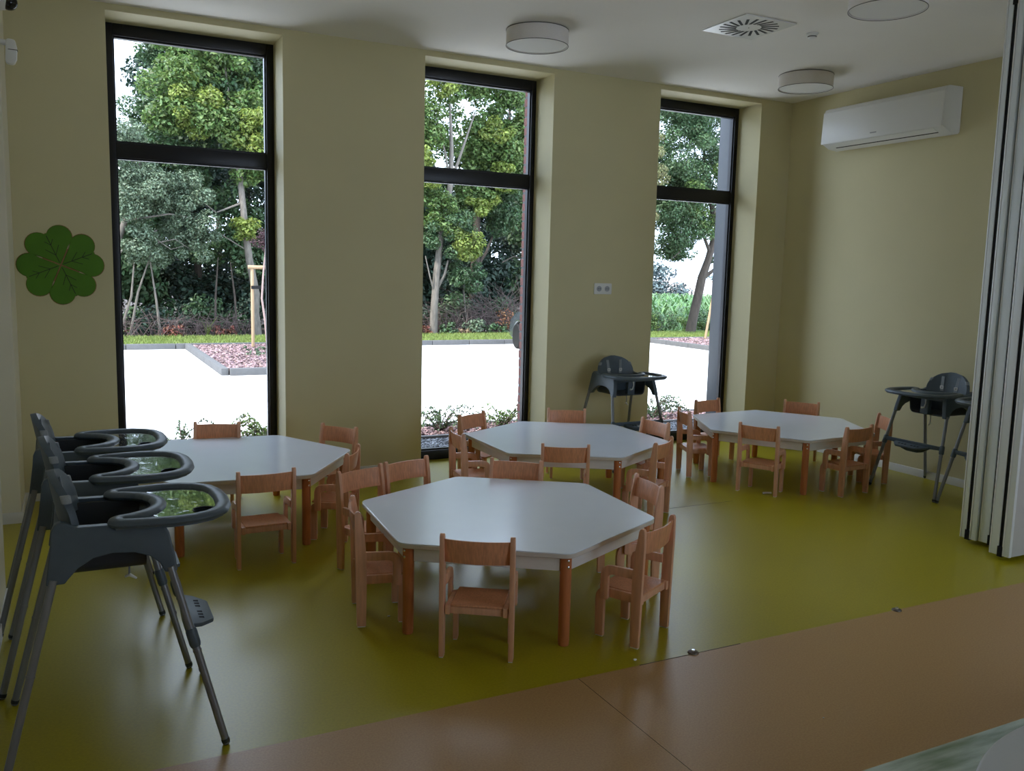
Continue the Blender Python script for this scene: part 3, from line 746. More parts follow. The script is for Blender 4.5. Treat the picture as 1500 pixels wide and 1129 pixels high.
#OUTSIDE#
# ------------------------------------------------------------------ outside: ground
b = bm_(); box(b, -14, 30, 7.74, 20.25, -0.25, -0.05); struct('floor', b, CONC)
b = bm_()
N_ = 24
def terrain(x, y):
    z = -0.06
    if y > 23.0: z -= 0.02*(y-23.0)
    if x > 14 and y > 23.5: z -= min(1.0, (y-23.5)*0.25)*min(1, (x-14)/2.0)
    return max(z, -2.6)
vs = [[b.verts.new((-20+x*3.2, 22.55+y*2.2+max(0, y-14)*3, terrain(-20+x*3.2, 22.55+y*2.2))) for y in range(28)] for x in range(42)]
for x in range(41):
    for y in range(27): b.faces.new((vs[x][y], vs[x+1][y], vs[x+1][y+1], vs[x][y+1]))
struct('floor', b, SOIL)
b = bm_(); box(b, -14, 34, 20.37, 22.75, -0.20, 0.03); struct('floor', b, LAWNB)
rng = np.random.default_rng(7)
def blades(n, x0, x1, y0, y1, z, hgt, wid, seed):
    g = np.random.default_rng(seed)
    p = np.c_[g.uniform(x0, x1, n), g.uniform(y0, y1, n), np.full(n, z)]
    a = g.uniform(0, 2*PI, n); d = np.c_[np.cos(a), np.sin(a), np.zeros(n)]*wid
    h = hgt*g.uniform(0.6, 1.3, n); lean = np.c_[g.normal(0, .4, n), g.normal(0, .4, n), np.ones(n)]*h[:, None]
    V = np.stack([p-d, p+d, p+lean], 1).reshape(-1, 3); F = np.arange(3*n).reshape(-1, 3)
    return V, F
V, F = blades(45000, -3, 24, 20.40, 22.75, 0.03, 0.07, 0.012, 2)
o = mesh_np('lawn_grass', V, F, GRASS, kind='stuff'); tag(o, 'strip of short sunlit grass between the kerb and the woods', 'grass')
# kerbs, each stone its own piece
def kerb_run(root, P, Q, wid, z0, z1, step=1.0):
    P, Q = Vector((P[0], P[1], 0)), Vector((Q[0], Q[1], 0)); L_ = (Q-P).length; d = (Q-P).normalized(); n = Vector((-d.y, d.x, 0))
    k = max(1, round(L_/step)); st = L_/k
    for i in range(k):
        a = P+d*(i*st+0.006); c = P+d*((i+1)*st-0.006)
        b = bm_(); prism(b, [tuple((a-n*wid/2).xy), tuple((c-n*wid/2).xy), tuple((c+n*wid/2).xy), tuple((a+n*wid/2).xy)], 'z', z0, z1)
        obj('kerb_stone', b, KERB, root, bevel=0.012)
t = thing('kerb', 'pale concrete kerb along the grass strip at the edge of the parking', 'kerb', (0, 0, 0))
kerb_run(t, (-6, 20.31), (24, 20.31), 0.12, -0.15, 0.07)
t = thing('planting_kerb', 'concrete kerb around the bark-mulch bed with the staked purple tree', 'kerb', (0, 0, 0))
kerb_run(t, (2.25, 15.06), (2.25, 20.24), 0.12, -0.15, 0.07); kerb_run(t, (2.32, 15.06), (5.0, 15.06), 0.12, -0.15, 0.07); kerb_run(t, (5.06, 15.06), (5.06, 20.24), 0.12, -0.15, 0.07)
t = thing('planting_kerb', 'grey concrete kerb of the bark-mulch bed before the cornfield', 'kerb', (0, 0, 0))
kerb_run(t, (14.45, 20.2), (14.45, 17.35), 0.12, -0.15, 0.07); kerb_run(t, (14.5, 17.3), (20.5, 17.3), 0.12, -0.15, 0.07)
def chips(n, x0, x1, y0, y1, z, s, seed, flat=0.35):
    """irregular flat chips / pebbles as six-vertex octahedra"""
    g = np.random.default_rng(seed)
    c = np.c_[g.uniform(x0, x1, n), g.uniform(y0, y1, n), z+g.uniform(0, s*0.6, n)]
    sz = s*g.uniform(0.5, 1.2, (n, 1, 1))
    base = np.array([[1,0,0],[0,.7,0],[-1,0,0],[0,-.7,0],[0,0,flat],[0,0,-flat]])
    a = g.uniform(0, 2*PI, n); ca, sa = np.cos(a), np.sin(a)
    Rm = np.zeros((n, 3, 3)); Rm[:, 0, 0] = ca; Rm[:, 0, 1] = -sa; Rm[:, 1, 0] = sa; Rm[:, 1, 1] = ca; Rm[:, 2, 2] = 1
    til = g.normal(0, 0.35, (n, 2)); Rm[:, 2, 0] = til[:, 0]; Rm[:, 2, 1] = til[:, 1]
    V = np.einsum('nij,kj->nki', Rm, base)*sz*g.uniform(0.7, 1.3, (n, 6, 1)) + c[:, None, :]
    f = np.array([[0,1,4],[1,2,4],[2,3,4],[3,0,4],[1,0,5],[2,1,5],[3,2,5],[0,3,5]])
    F = (f[None]+6*np.arange(n)[:, None, None]).reshape(-1, 3)
    return V.reshape(-1, 3), F
b = bm_(); box(b, 2.31, 5.0, 15.12, 20.25, -0.2, 0.02); box(b, 14.51, 20.5, 17.36, 20.25, -0.2, 0.02); box(b, -2, 9, 8.56, 9.20, -0.2, -0.03); struct('floor', b, mat('mulch_soil', (0.09, 0.052, 0.048), rough=1, noise=0.4, nscale=20))
b = bm_(); box(b, -2, 9, 7.74, 8.46, -0.2, -0.02); struct('floor', b, mat('gravel_base', (0.10, 0.10, 0.11), rough=1))
V, F = chips(7000, 2.33, 4.98, 15.14, 20.22, 0.02, 0.045, 11); tag(mesh_np('bark_mulch', V, F, CHIP, kind='stuff'), 'reddish bark mulch in the kerbed bed below the staked purple tree', 'mulch')
V, F = chips(7000, 14.55, 19.5, 17.4, 20.22, 0.02, 0.05, 12); tag(mesh_np('bark_mulch', V, F, CHIP, kind='stuff'), 'reddish bark mulch in the bed before the cornfield', 'mulch')
V, F = chips(9000, -0.5, 8.0, 8.57, 9.19, -0.03, 0.03, 13); tag(mesh_np('bark_mulch', V, F, CHIP, kind='stuff'), 'reddish bark mulch with low shrubs close outside the windows', 'mulch')
V, F = chips(12000, -0.2, 7.4, 7.83, 8.45, -0.02, 0.026, 14, 0.6); tag(mesh_np('gravel', V, F, PEB, kind='stuff'), 'strip of grey pebbles right outside the windows', 'gravel')
t = thing('garden_edging', 'narrow concrete edging between grey pebbles and bark mulch', 'edging', (0, 0, 0)); kerb_run(t, (-2, 8.51), (9, 8.51), 0.06, -0.15, 0.02)
t = thing('garden_edging', 'narrow concrete edging between bark mulch and the white paving', 'edging', (0, 0, 0)); kerb_run(t, (-2, 9.24), (9, 9.24), 0.08, -0.15, 0.0)

# ------------------------------------------------------------------ foliage tools
def unit(g, n):
    v = g.normal(size=(n, 3)); return v/np.linalg.norm(v, axis=1, keepdims=True)
def leaf_mesh(C, Rr, n, size, seed, up=0.7, droop=0.2, wid=0.55):
    """n leaves on the outer parts of spherical tufts C (centres) with radii Rr"""
    g = np.random.default_rng(seed); C = np.asarray(C, float); Rr = np.asarray(Rr, float)
    w = Rr**2; idx = g.choice(len(C), n, p=w/w.sum())
    d = unit(g, n); r = Rr[idx]*(0.45+0.60*g.random(n)**0.6)
    pos = C[idx]+d*r[:, None]*np.array([1, 1, 0.75])
    nrm = d*0.55+np.array([0, 0, up])+unit(g, n)*0.75; nrm /= np.linalg.norm(nrm, axis=1, keepdims=True)
    tv = np.cross(nrm, unit(g, n)); tv /= np.linalg.norm(tv, axis=1, keepdims=True)
    tv[:, 2] -= droop; bv = np.cross(nrm, tv); bv /= np.linalg.norm(bv, axis=1, keepdims=True)
    L = (size*g.uniform(0.6, 1.35, n))[:, None]
    fold = nrm*L*0.12
    V = np.stack([pos-tv*L*0.5, pos+bv*L*wid*0.5+fold, pos+tv*L*0.5, pos-bv*L*wid*0.5+fold], 1).reshape(-1, 3)
    q = 4*np.arange(n)[:, None]
    F = np.concatenate([q+np.array([[0, 1, 2]]), q+np.array([[0, 2, 3]])], 1).reshape(-1, 3)
    return V, F
def tufts(ells, seed):
    """ells: (cx,cy,cz, rx,ry,rz, count, tuft radius) -> tuft centres and radii spread through ellipsoids"""
    g = np.random.default_rng(seed); C, Q = [], []
    for cx, cy, cz, rx, ry, rz, n, tr in ells:
        d = unit(g, n); r = g.random(n)**0.4
        C.append(np.array([cx, cy, cz])+d*r[:, None]*np.array([rx, ry, rz])); Q.append(tr*g.uniform(0.65, 1.25, n))
    return np.concatenate(C), np.concatenate(Q)
def tree(name, label, cat, base, trunk, trad, branches, crowns, bark, group=None, seed=1):
    t = thing(name, label, cat, base, 0, group)
    B = Vector(base)
    if trunk:
        b = bm_(); tube(b, [Vector(p)-B for p in trunk], trad, 9); obj('trunk', b, bark, t)
    for pts, r0, r1 in branches:
        b = bm_(); k = len(pts); tube(b, [Vector(p)-B for p in pts], [r0+(r1-r0)*i/(k-1) for i in range(k)], 6); obj('branch', b, bark, t)
    for j, (ells, n, size, lm) in enumerate(crowns):
        C, Q = tufts(ells, seed*31+j); V, F = leaf_mesh(C-np.array(base), Q, n, size, seed*17+j)
        o = mesh_np('foliage', V, F, lm, t, kind='stuff')
    return t

# --- trees of the near edge of the woods
tree('tree', 'grey-green tree with hanging boughs outside the first window', 'tree', (0.45, 23.5, -0.1),
     [(0.45, 23.5, -0.1), (0.62, 23.3, 1.2), (0.95, 23.2, 2.0), (1.25, 23.2, 2.9), (1.6, 23.2, 4.2)], [0.11, 0.10, 0.085, 0.07, 0.03],
     [([(0.8, 23.2, 1.7), (1.3, 22.9, 2.3), (1.9, 22.8, 2.6)], 0.035, 0.012), ([(1.2, 23.1, 2.8), (2.2, 22.9, 3.0), (2.9, 22.8, 2.9)], 0.03, 0.01), ([(1.9, 22.85, 2.3), (2.3, 22.8, 2.4), (2.6, 22.8, 2.2)], 0.018, 0.006), ([(1.7, 22.85, 2.5), (2.2, 22.8, 2.15), (2.5, 22.8, 2.25)], 0.015, 0.006)],
     [([(1.55, 22.8, 3.45, 0.8, 0.5, 0.75, 26, 0.28), (1.45, 22.7, 2.15, 0.38, 0.3, 0.55, 14, 0.20), (2.75, 22.8, 2.55, 0.55, 0.35, 0.65, 22, 0.22), (2.45, 22.9, 3.45, 0.75, 0.5, 0.55, 22, 0.26), (1.3, 23, 4.5, 0.6, 0.5, 0.7, 14, 0.26), (2.0, 23.3, 3.0, 1.4, 0.5, 1.2, 24, 0.3)], 37200, 0.068, LF_GREY)], BARKP, seed=1)
tree('tree', 'tall maple with yellow-green leaves and smooth pale trunk outside the first window', 'tree', (4.30, 23.2, -0.08),
     [(4.30, 23.2, -0.08), (4.24, 23.2, 0.6), (4.27, 23.2, 1.1), (4.12, 23.2, 1.9), (4.02, 23.2, 2.7), (3.95, 23.4, 4.0), (3.8, 23.8, 5.5), (3.7, 24, 7)], [0.125, 0.105, 0.10, 0.095, 0.09, 0.075, 0.05, 0.02],
     [([(3.98, 23.3, 3.4), (3.3, 23.1, 3.1), (2.9, 23, 3.4)], 0.03, 0.01), ([(3.95, 23.4, 4.3), (4.6, 23.2, 5.2)], 0.04, 0.015), ([(4.05, 23.2, 2.2), (3.5, 23, 2.5), (3.1, 22.9, 2.75)], 0.018, 0.007)],
     [([(3.3, 23.9, 5.9, 1.5, 0.9, 1.3, 42, 0.36), (4.25, 23.3, 4.9, 0.75, 0.6, 0.9, 18, 0.34), (3.6, 24.2, 7.6, 1.6, 0.9, 1.2, 34, 0.38)], 26350, 0.120, LF_MAPLE),
      ([(2.7, 23.3, 5.5, 0.75, 0.4, 0.8, 12, 0.30), (4.35, 23.0, 5.0, 0.5, 0.3, 0.8, 10, 0.26), (4.0, 23.0, 2.75, 0.45, 0.3, 0.28, 9, 0.18)], 5580, 0.104, LF_YELL),
      ([(3.4, 24.6, 5.4, 1.5, 0.8, 1.8, 30, 0.42), (4.3, 24.8, 6.8, 1.2, 0.8, 1.5, 20, 0.42), (4.0, 25.2, 2.5, 0.9, 0.4, 1.3, 26, 0.4)], 18600, 0.128, LF_MID)], BARKP, seed=2)
tree('tree', 'dark round-crowned tree rising behind the grey-green tree', 'tree', (1.9, 26.5, -0.15), [(1.9, 26.5, -0.15), (2.0, 26.4, 3), (2.1, 26.3, 6.5)], [0.14, 0.11, 0.03], [],
     [([(2.15, 26.2, 5.9, 0.75, 0.7, 1.0, 26, 0.34), (2.9, 26.3, 7.2, 1.0, 0.7, 0.9, 20, 0.36), (1.6, 26, 4.7, 0.7, 0.6, 0.7, 18, 0.34), (2.6, 26.2, 8.2, 0.8, 0.5, 0.6, 12, 0.3), (2.6, 26.4, 4.8, 1.2, 0.6, 0.9, 18, 0.36)], 23250, 0.104, LF_MID)], BARKD, seed=3)
tree('tree', 'slim pale-barked tree forking high outside the middle window', 'tree', (9.10, 23.0, -0.08),
     [(9.10, 23.0, -0.08), (9.12, 23.0, 0.8), (9.18, 23.0, 1.7), (9.28, 23.0, 2.7), (9.42, 23.0, 3.4), (9.60, 23.1, 4.2), (9.62, 23.1, 5.2), (9.55, 23.1, 6.4)], [0.125, 0.105, 0.10, 0.09, 0.085, 0.08, 0.06, 0.03],
     [([(9.15, 23.0, 1.2), (9.40, 22.95, 1.7), (9.48, 22.9, 2.1)], 0.05, 0.025), ([(9.15, 23, 1.1), (8.95, 22.9, 1.6), (8.8, 22.9, 2.2)], 0.03, 0.015), ([(9.62, 23.1, 4.3), (9.95, 23.1, 5.2), (10.3, 23.1, 6.2)], 0.05, 0.02), ([(9.62, 23.1, 4.0), (9.40, 23, 5.0), (9.1, 23, 6.0)], 0.04, 0.015)],
     [([(8.95, 23.3, 5.6, 0.55, 0.5, 1.5, 30, 0.30), (9.55, 23.3, 7.15, 0.9, 0.5, 0.7, 26, 0.28), (9.1, 23.1, 3.6, 0.55, 0.4, 0.7, 18, 0.26), (9.3, 23.5, 8.3, 1.0, 0.5, 0.7, 16, 0.3), (8.7, 23.4, 4.2, 0.35, 0.4, 0.6, 10, 0.28), (9.95, 23.8, 5.6, 0.4, 0.3, 0.9, 10, 0.26), (9.35, 22.75, 3.5, 0.45, 0.25, 0.7, 14, 0.22), (9.3, 23.6, 5.2, 0.3, 0.3, 0.8, 9, 0.22)], 17050, 0.104, LF_MAPLE),
      ([(9.95, 22.7, 2.55, 0.42, 0.3, 0.62, 20, 0.20), (8.75, 22.8, 4.5, 0.3, 0.3, 0.7, 10, 0.24), (9.4, 22.9, 6.9, 0.5, 0.3, 0.4, 8, 0.25)], 6510, 0.092, LF_YELL),
      ([(9.4, 22.9, 2.9, 0.8, 0.4, 0.8, 24, 0.26), (10.0, 23.0, 1.7, 0.6, 0.35, 0.5, 16, 0.22)], 8060, 0.088, LF_MID)], BARKP, seed=4)
tree('tree', 'leafy maple with bright yellow-green crown beside the brick edge of the middle window', 'tree', (11.1, 24.6, -0.12),
     [(11.1, 24.6, -0.12), (11.05, 24.6, 1.6), (11.12, 24.6, 2.6), (11.05, 24.5, 4.0), (11.2, 24.4, 6)], [0.17, 0.15, 0.13, 0.09, 0.03],
     [([(11.1, 24.6, 1.9), (11.4, 24.5, 2.4), (11.6, 24.5, 2.9)], 0.06, 0.03), ([(11.05, 24.5, 3.8), (10.6, 24.2, 4.6)], 0.05, 0.02), ([(11.6, 23.8, 2.1), (12.0, 23.8, 2.3), (12.5, 23.8, 2.15)], 0.02, 0.01)],
     [([(11.35, 24.1, 5.6, 0.95, 0.7, 1.5, 34, 0.34), (10.75, 23.7, 4.0, 0.75, 0.5, 0.55, 18, 0.28), (11.2, 24, 7.5, 1.2, 0.6, 0.9, 24, 0.34), (12.1, 24.3, 6.0, 0.6, 0.6, 1.8, 20, 0.36)], 26350, 0.116, LF_MAPLE),
      ([(11.2, 23.4, 4.4, 0.5, 0.3, 0.7, 12, 0.24), (11.3, 23.6, 5.8, 0.4, 0.3, 0.5, 8, 0.24), (10.6, 23.3, 3.6, 0.45, 0.3, 0.4, 8, 0.2)], 4960, 0.104, LF_YELL),
      ([(11.9, 24.6, 3.6, 0.6, 0.5, 0.5, 14, 0.3), (11.6, 24.8, 5.0, 1.0, 0.5, 1.6, 26, 0.42), (11.0, 24.9, 4.6, 0.9, 0.5, 1.2, 16, 0.4)], 17050, 0.112, LF_MID)], BARKD, seed=5)
tree('tree', 'leaning brown-trunked tree before the cornfield in the third window', 'tree', (17.75, 22.5, -0.06),
     [(17.75, 22.5, -0.06), (17.82, 22.5, 0.4), (18.0, 22.5, 1.2), (18.12, 22.5, 1.8), (18.35, 22.5, 2.4), (18.7, 22.6, 3.4), (18.3, 22.8, 5), (18.2, 22.9, 6.5)], [0.18, 0.155, 0.145, 0.14, 0.12, 0.10, 0.06, 0.03],
     [([(18.12, 22.5, 1.75), (18.5, 22.4, 2.05), (19.0, 22.4, 2.3)], 0.07, 0.04), ([(18.4, 22.5, 2.6), (17.8, 22.4, 3.5), (17.2, 22.3, 4.2)], 0.06, 0.02), ([(17.5, 22.3, 3.6), (17.0, 22.2, 2.6), (16.6, 22.2, 2.3)], 0.025, 0.01), ([(18.5, 22.7, 4.0), (19.0, 22.6, 5.2)], 0.05, 0.02)],
     [([(17.4, 22.7, 5.0, 1.2, 0.9, 1.7, 60, 0.32), (18.6, 22.8, 5.6, 0.9, 0.8, 1.5, 34, 0.32), (17.1, 22.4, 2.9, 0.65, 0.5, 0.55, 26, 0.24), (17.9, 22.6, 3.2, 0.5, 0.4, 0.4, 12, 0.22), (18.85, 22.5, 2.3, 0.3, 0.3, 0.35, 8, 0.2), (17.6, 22.8, 7.2, 1.5, 0.8, 0.9, 34, 0.34), (17.3, 23.1, 4.4, 1.1, 0.6, 1.5, 40, 0.34), (16.9, 22.6, 3.6, 0.7, 0.5, 0.5, 18, 0.26), (18.0, 23.2, 8.4, 1.6, 0.8, 0.8, 26, 0.34), (18.4, 23.2, 4.3, 1.0, 0.6, 1.2, 34, 0.34), (16.9, 22.9, 6.2, 1.0, 0.6, 1.3, 32, 0.34), (17.2, 23.0, 2.7, 0.9, 0.4, 0.45, 22, 0.26), (18.9, 23.3, 6.8, 0.8, 0.6, 1.2, 22, 0.34)], 80000, 0.084, LF_MID),
      ([(17.8, 22.3, 4.4, 1.2, 0.5, 1.4, 14, 0.26)], 3875, 0.088, LF_MAPLE)], BARKD, seed=6)
tree('tree', 'pale lime tree with yellowish seed tassels at the edge of the third window', 'tree', (14.6, 21.6, 0.02),
     [(14.6, 21.6, 0.02), (14.62, 21.6, 2.5), (14.7, 21.6, 5.5)], [0.11, 0.09, 0.03], [([(14.65, 21.6, 3.0), (15.2, 21.5, 3.6)], 0.03, 0.01)],
     [([(15.2, 21.5, 5.2, 0.40, 0.4, 1.2, 24, 0.24), (15.1, 21.5, 3.2, 0.45, 0.4, 0.5, 14, 0.22), (14.5, 21.6, 5, 0.7, 0.5, 1.5, 22, 0.28)], 13950, 0.072, mat('leaf_tassel', (0.19, 0.19, 0.08), rough=0.7, island=0.5, trans=0.3))], BARKP, seed=7)
# --- deep woods, a darker closed wall of trees
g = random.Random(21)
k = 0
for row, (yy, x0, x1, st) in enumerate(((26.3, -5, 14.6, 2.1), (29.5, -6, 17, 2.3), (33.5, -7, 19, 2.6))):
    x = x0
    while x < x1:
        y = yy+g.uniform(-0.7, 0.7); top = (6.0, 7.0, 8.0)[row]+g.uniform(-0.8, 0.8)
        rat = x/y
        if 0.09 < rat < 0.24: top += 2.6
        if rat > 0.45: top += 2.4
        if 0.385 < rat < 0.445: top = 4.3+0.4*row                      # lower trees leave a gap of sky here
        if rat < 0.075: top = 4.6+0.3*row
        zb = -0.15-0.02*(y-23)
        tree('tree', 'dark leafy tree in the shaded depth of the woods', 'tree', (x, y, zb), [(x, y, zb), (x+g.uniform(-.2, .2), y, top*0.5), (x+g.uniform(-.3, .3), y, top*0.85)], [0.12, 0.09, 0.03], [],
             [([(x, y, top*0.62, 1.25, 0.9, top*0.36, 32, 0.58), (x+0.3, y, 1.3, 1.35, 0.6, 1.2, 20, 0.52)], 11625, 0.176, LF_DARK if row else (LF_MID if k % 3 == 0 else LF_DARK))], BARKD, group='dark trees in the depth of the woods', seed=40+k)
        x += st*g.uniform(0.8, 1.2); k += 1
# --- understorey: shrubs, dead brush, russet ferns
def shrub(x, y, z, rx, rz, n, size, lm, lab, grp=None, seed=1, nm='shrub', tw=5):
    t = thing(nm, lab, 'shrub', (x, y, z), 0, grp); gg = random.Random(seed)
    for i in range(tw):
        a = gg.uniform(0, 2*PI); r = rx*gg.uniform(0.3, 0.8)
        b = bm_(); tube(b, [(0, 0, 0), (r*0.4*math.cos(a), r*0.3*math.sin(a), rz*0.7), (r*math.cos(a), r*0.6*math.sin(a), rz*1.5)], [0.012, 0.008, 0.003], 5); obj('stem', b, TWIG, t)
    C, Q = tufts([(0, 0, rz, rx, rx*0.6, rz*0.8, 14, min(rx, rz)*0.5)], seed); V, F = leaf_mesh(C, Q, n, size, seed)
    V[:, 2] = np.maximum(V[:, 2], 0.0)
    mesh_np('foliage', V, F, lm, t, kind='stuff'); return t
gg = random.Random(9)
for i in range(26):
    x = -1.5+i*0.6+gg.uniform(-.2, .2); y = 23.6+gg.uniform(-0.2, 1.2)
    if 4.0 < x < 4.6 or 8.9 < x < 9.3: y += 0.9
    kind = gg.random()
    shrub(x, y, -0.1, gg.uniform(0.4, 0.75), gg.uniform(0.35, 0.75), 750, 0.11, LF_DARK if kind < 0.5 else LF_MID, 'low dark leafy bush in the shaded undergrowth of the woods', 'undergrowth bushes', 100+i)
for i, (x, y, rx, rz, lm, n, lab) in enumerate((
    (2.2, 23.0, 0.30, 0.20, LF_RED, 260, 'russet withered shrub on the grass edge outside the first window'),
    (3.45, 23.0, 0.36, 0.18, LF_RED, 220, 'low rusty bush near the pale maple trunk'),
    (0.95, 23.0, 0.25, 0.15, LF_RED, 120, 'rusty brush at the foot of the grey-green tree'),
    (8.78, 22.95, 0.28, 0.16, LF_RED, 260, 'reddish low shrub left of the slim pale-barked trunk'),
    (9.55, 22.9, 0.32, 0.20, LF_MID, 330, 'green low shrub beside the slim pale-barked trunk'),
    (10.35, 22.9, 0.36, 0.26, LF_GREY, 380, 'silver-green shrub under the dark trunk outside the middle window'),
    (11.35, 23.0, 0.26, 0.45, mat('leaf_orange', (0.26, 0.11, 0.05), rough=0.7, island=0.4, trans=0.2), 170, 'dry orange-leaved shrub near the parked car'),
    (11.0, 22.85, 0.40, 0.20, LF_MID, 300, 'green low shrub in front of the dry orange one'),
    (9.95, 22.85, 0.25, 0.13, mat('leaf_straw', (0.22, 0.15, 0.09), rough=0.8, island=0.4), 160, 'straw-coloured dead shrub at the lawn edge'))):
    shrub(x, y, -0.02, rx, rz, n, 0.085, lm, lab, None, 200+i)
def brush(x, y, n, w, h, lab, seed, grp='dead brush under the trees'):
    """tangle of leafless twigs"""
    gg = random.Random(seed); b = bm_()
    for i in range(n):
        px, py = gg.uniform(-w, w), gg.uniform(-0.3, 0.3); a = gg.uniform(-1.1, 1.1); L = h*gg.uniform(0.5, 1.2)
        tube(b, [(px, py, 0), (px+math.sin(a)*L*0.4, py+gg.uniform(-.1, .1), L*0.5*math.cos(a*0.5)), (px+math.sin(a*1.3)*L, py+gg.uniform(-.2, .2), L*0.8*math.cos(a))], [0.010, 0.007, 0.003], 4)
    o = obj('dead_brush', b, TWIG); o.location = (x, y, -0.05); tag(o, lab, 'dead brush', grp, 'stuff')
for i, (x, y, n, w, h) in enumerate(((1.2, 23.1, 40, 0.7, 1.0), (2.7, 23.2, 110, 0.9, 0.85), (3.6, 23.4, 60, 0.6, 0.9), (9.7, 23.3, 90, 0.7, 1.2), (10.6, 23.3, 110, 0.8, 1.4), (11.7, 23.5, 120, 0.8, 1.9), (7.0, 23.2, 40, 1.0, 0.9))):
    brush(x, y, n, w, h, 'tangle of dead brown twigs at the foot of the woods', 300+i)
# slender leaning stems
for i, (p, lab) in enumerate((
    ([(1.95, 23.1, -0.1), (1.86, 23.1, 0.9), (1.72, 23.0, 2.0)], 'thin straight sapling stem under the hanging boughs'),
    ([(1.22, 23.1, -0.1), (1.45, 23.1, 1.1), (1.75, 23.0, 2.0)], 'thin sapling leaning across the straight one'),
    ([(1.05, 23.1, 0.2), (1.30, 23.1, 1.0), (1.40, 23.0, 2.0)], 'bent grey sapling at the edge of the first window'),
    ([(10.35, 23.4, -0.1), (10.22, 23.4, 0.9), (10.15, 23.4, 1.9)], 'thin bare stem between the two trunks outside the middle window'),
    ([(3.30, 23.6, -0.1), (3.32, 23.6, 1.0), (3.40, 23.6, 2.0)], 'slim dark sapling in the first window woods'),
    ([(3.85, 23.6, -0.1), (3.80, 23.6, 1.0), (3.70, 23.6, 1.9)], 'slim sapling close to the pale maple trunk'))):
    b = bm_(); B = Vector(p[0]); tube(b, [Vector(q)-B for q in p], [0.035, 0.028, 0.012], 7); o = obj('sapling', b, BARKP if i < 4 else BARKD); o.location = B; tag(o, lab, 'sapling')
# spiky yellow-green plant on the lawn edge
t = thing('spiky_plant', 'small spiky yellow-green plant at the lawn edge below the dark woods', 'plant', (3.0, 22.85, 0.02))
gg = random.Random(4)
for i in range(9):
    a = gg.uniform(0, 2*PI); L = gg.uniform(0.28, 0.55); s = gg.uniform(0.1, 0.3)
    b = bm_(); tube(b, [(0, 0, 0), (s*0.4*math.cos(a), s*0.4*math.sin(a), L*0.6), (s*math.cos(a), s*math.sin(a), L)], [0.014, 0.012, 0.002], 4, flat=0.3); obj('leaf_blade', b, LF_YELL, t)
# low cotoneaster-like shrubs close outside the windows
def spray_shrub(x, y, lab, seed, n=26, L0=0.55):
    t = thing('low_shrub', lab, 'shrub', (x, y, -0.03), 0, None); gg = random.Random(seed); nr = np.random.default_rng(seed)
    VV, FF, off = [], [], 0
    b = bm_()
    for i in range(n):
        a = gg.uniform(0, 2*PI); L = L0*gg.uniform(0.6, 1.15); h = gg.uniform(0.10, 0.30)
        P = [Vector((math.cos(a)*L*s, math.sin(a)*L*0.55*s, h*math.sin(PI*min(1, s*0.85)))) for s in (0, .25, .5, .75, 1)]
        tube(b, P, [0.005, 0.004, 0.003, 0.0025, 0.0015], 4)
        for j in range(26):
            s = 0.15+0.85*j/26; q = min(3, int(s*4)); pt = P[q].lerp(P[q+1], s*4-q)
            pos = np.array(pt)[None]; d = unit(nr, 1)*0.03; u_ = unit(nr, 1); v_ = np.cross(d, u_); v_ = v_/np.linalg.norm(v_)*0.011
            VV.append(np.concatenate([pos, pos+d*0.5+v_, pos+d, pos+d*0.5-v_])); FF.append(np.array([[0, 1, 2], [0, 2, 3]])+off); off += 4
    obj('stems', b, TWIG, t); V = np.concatenate(VV); V[:, 2] = np.maximum(V[:, 2], 0)
    mesh_np('foliage', V, np.concatenate(FF), LF_MID if seed % 2 else LF_MAPLE, t, kind='stuff')
spray_shrub(0.92, 8.95, 'thin arching shrub in the mulch behind the farthest high chair tray', 1, 12)
spray_shrub(1.72, 8.95, 'dense leafy shrub outside the first window beside the backrest', 2, 34, 0.42)
spray_shrub(3.62, 8.92, 'arching shrub outside the middle window above the pebbles', 3, 30, 0.5)
spray_shrub(4.42, 8.95, 'arching shrub against the brick edge of the middle window', 4, 24, 0.5)
spray_shrub(6.50, 8.90, 'bushy shrub outside the third window behind the chairs', 5, 34, 0.5)
spray_shrub(5.95, 8.92, 'thin shrub outside the third window behind the lone high chair', 6, 14, 0.4)
shrub(4.3, 16.6, 0.02, 0.55, 0.10, 500, 0.05, LF_GREY, 'grey-green ground cover patch in the mulch bed', None, 400, 'ground_cover', 0)
shrub(3.5, 18.6, 0.02, 0.5, 0.06, 260, 0.05, LF_GREY, 'small ground cover patch near the wooden stake', None, 401, 'ground_cover', 0)
shrub(3.2, 17.6, 0.02, 0.35, 0.05, 160, 0.05, LF_GREY, 'sparse ground cover patch beside the bed kerb', None, 402, 'ground_cover', 0)
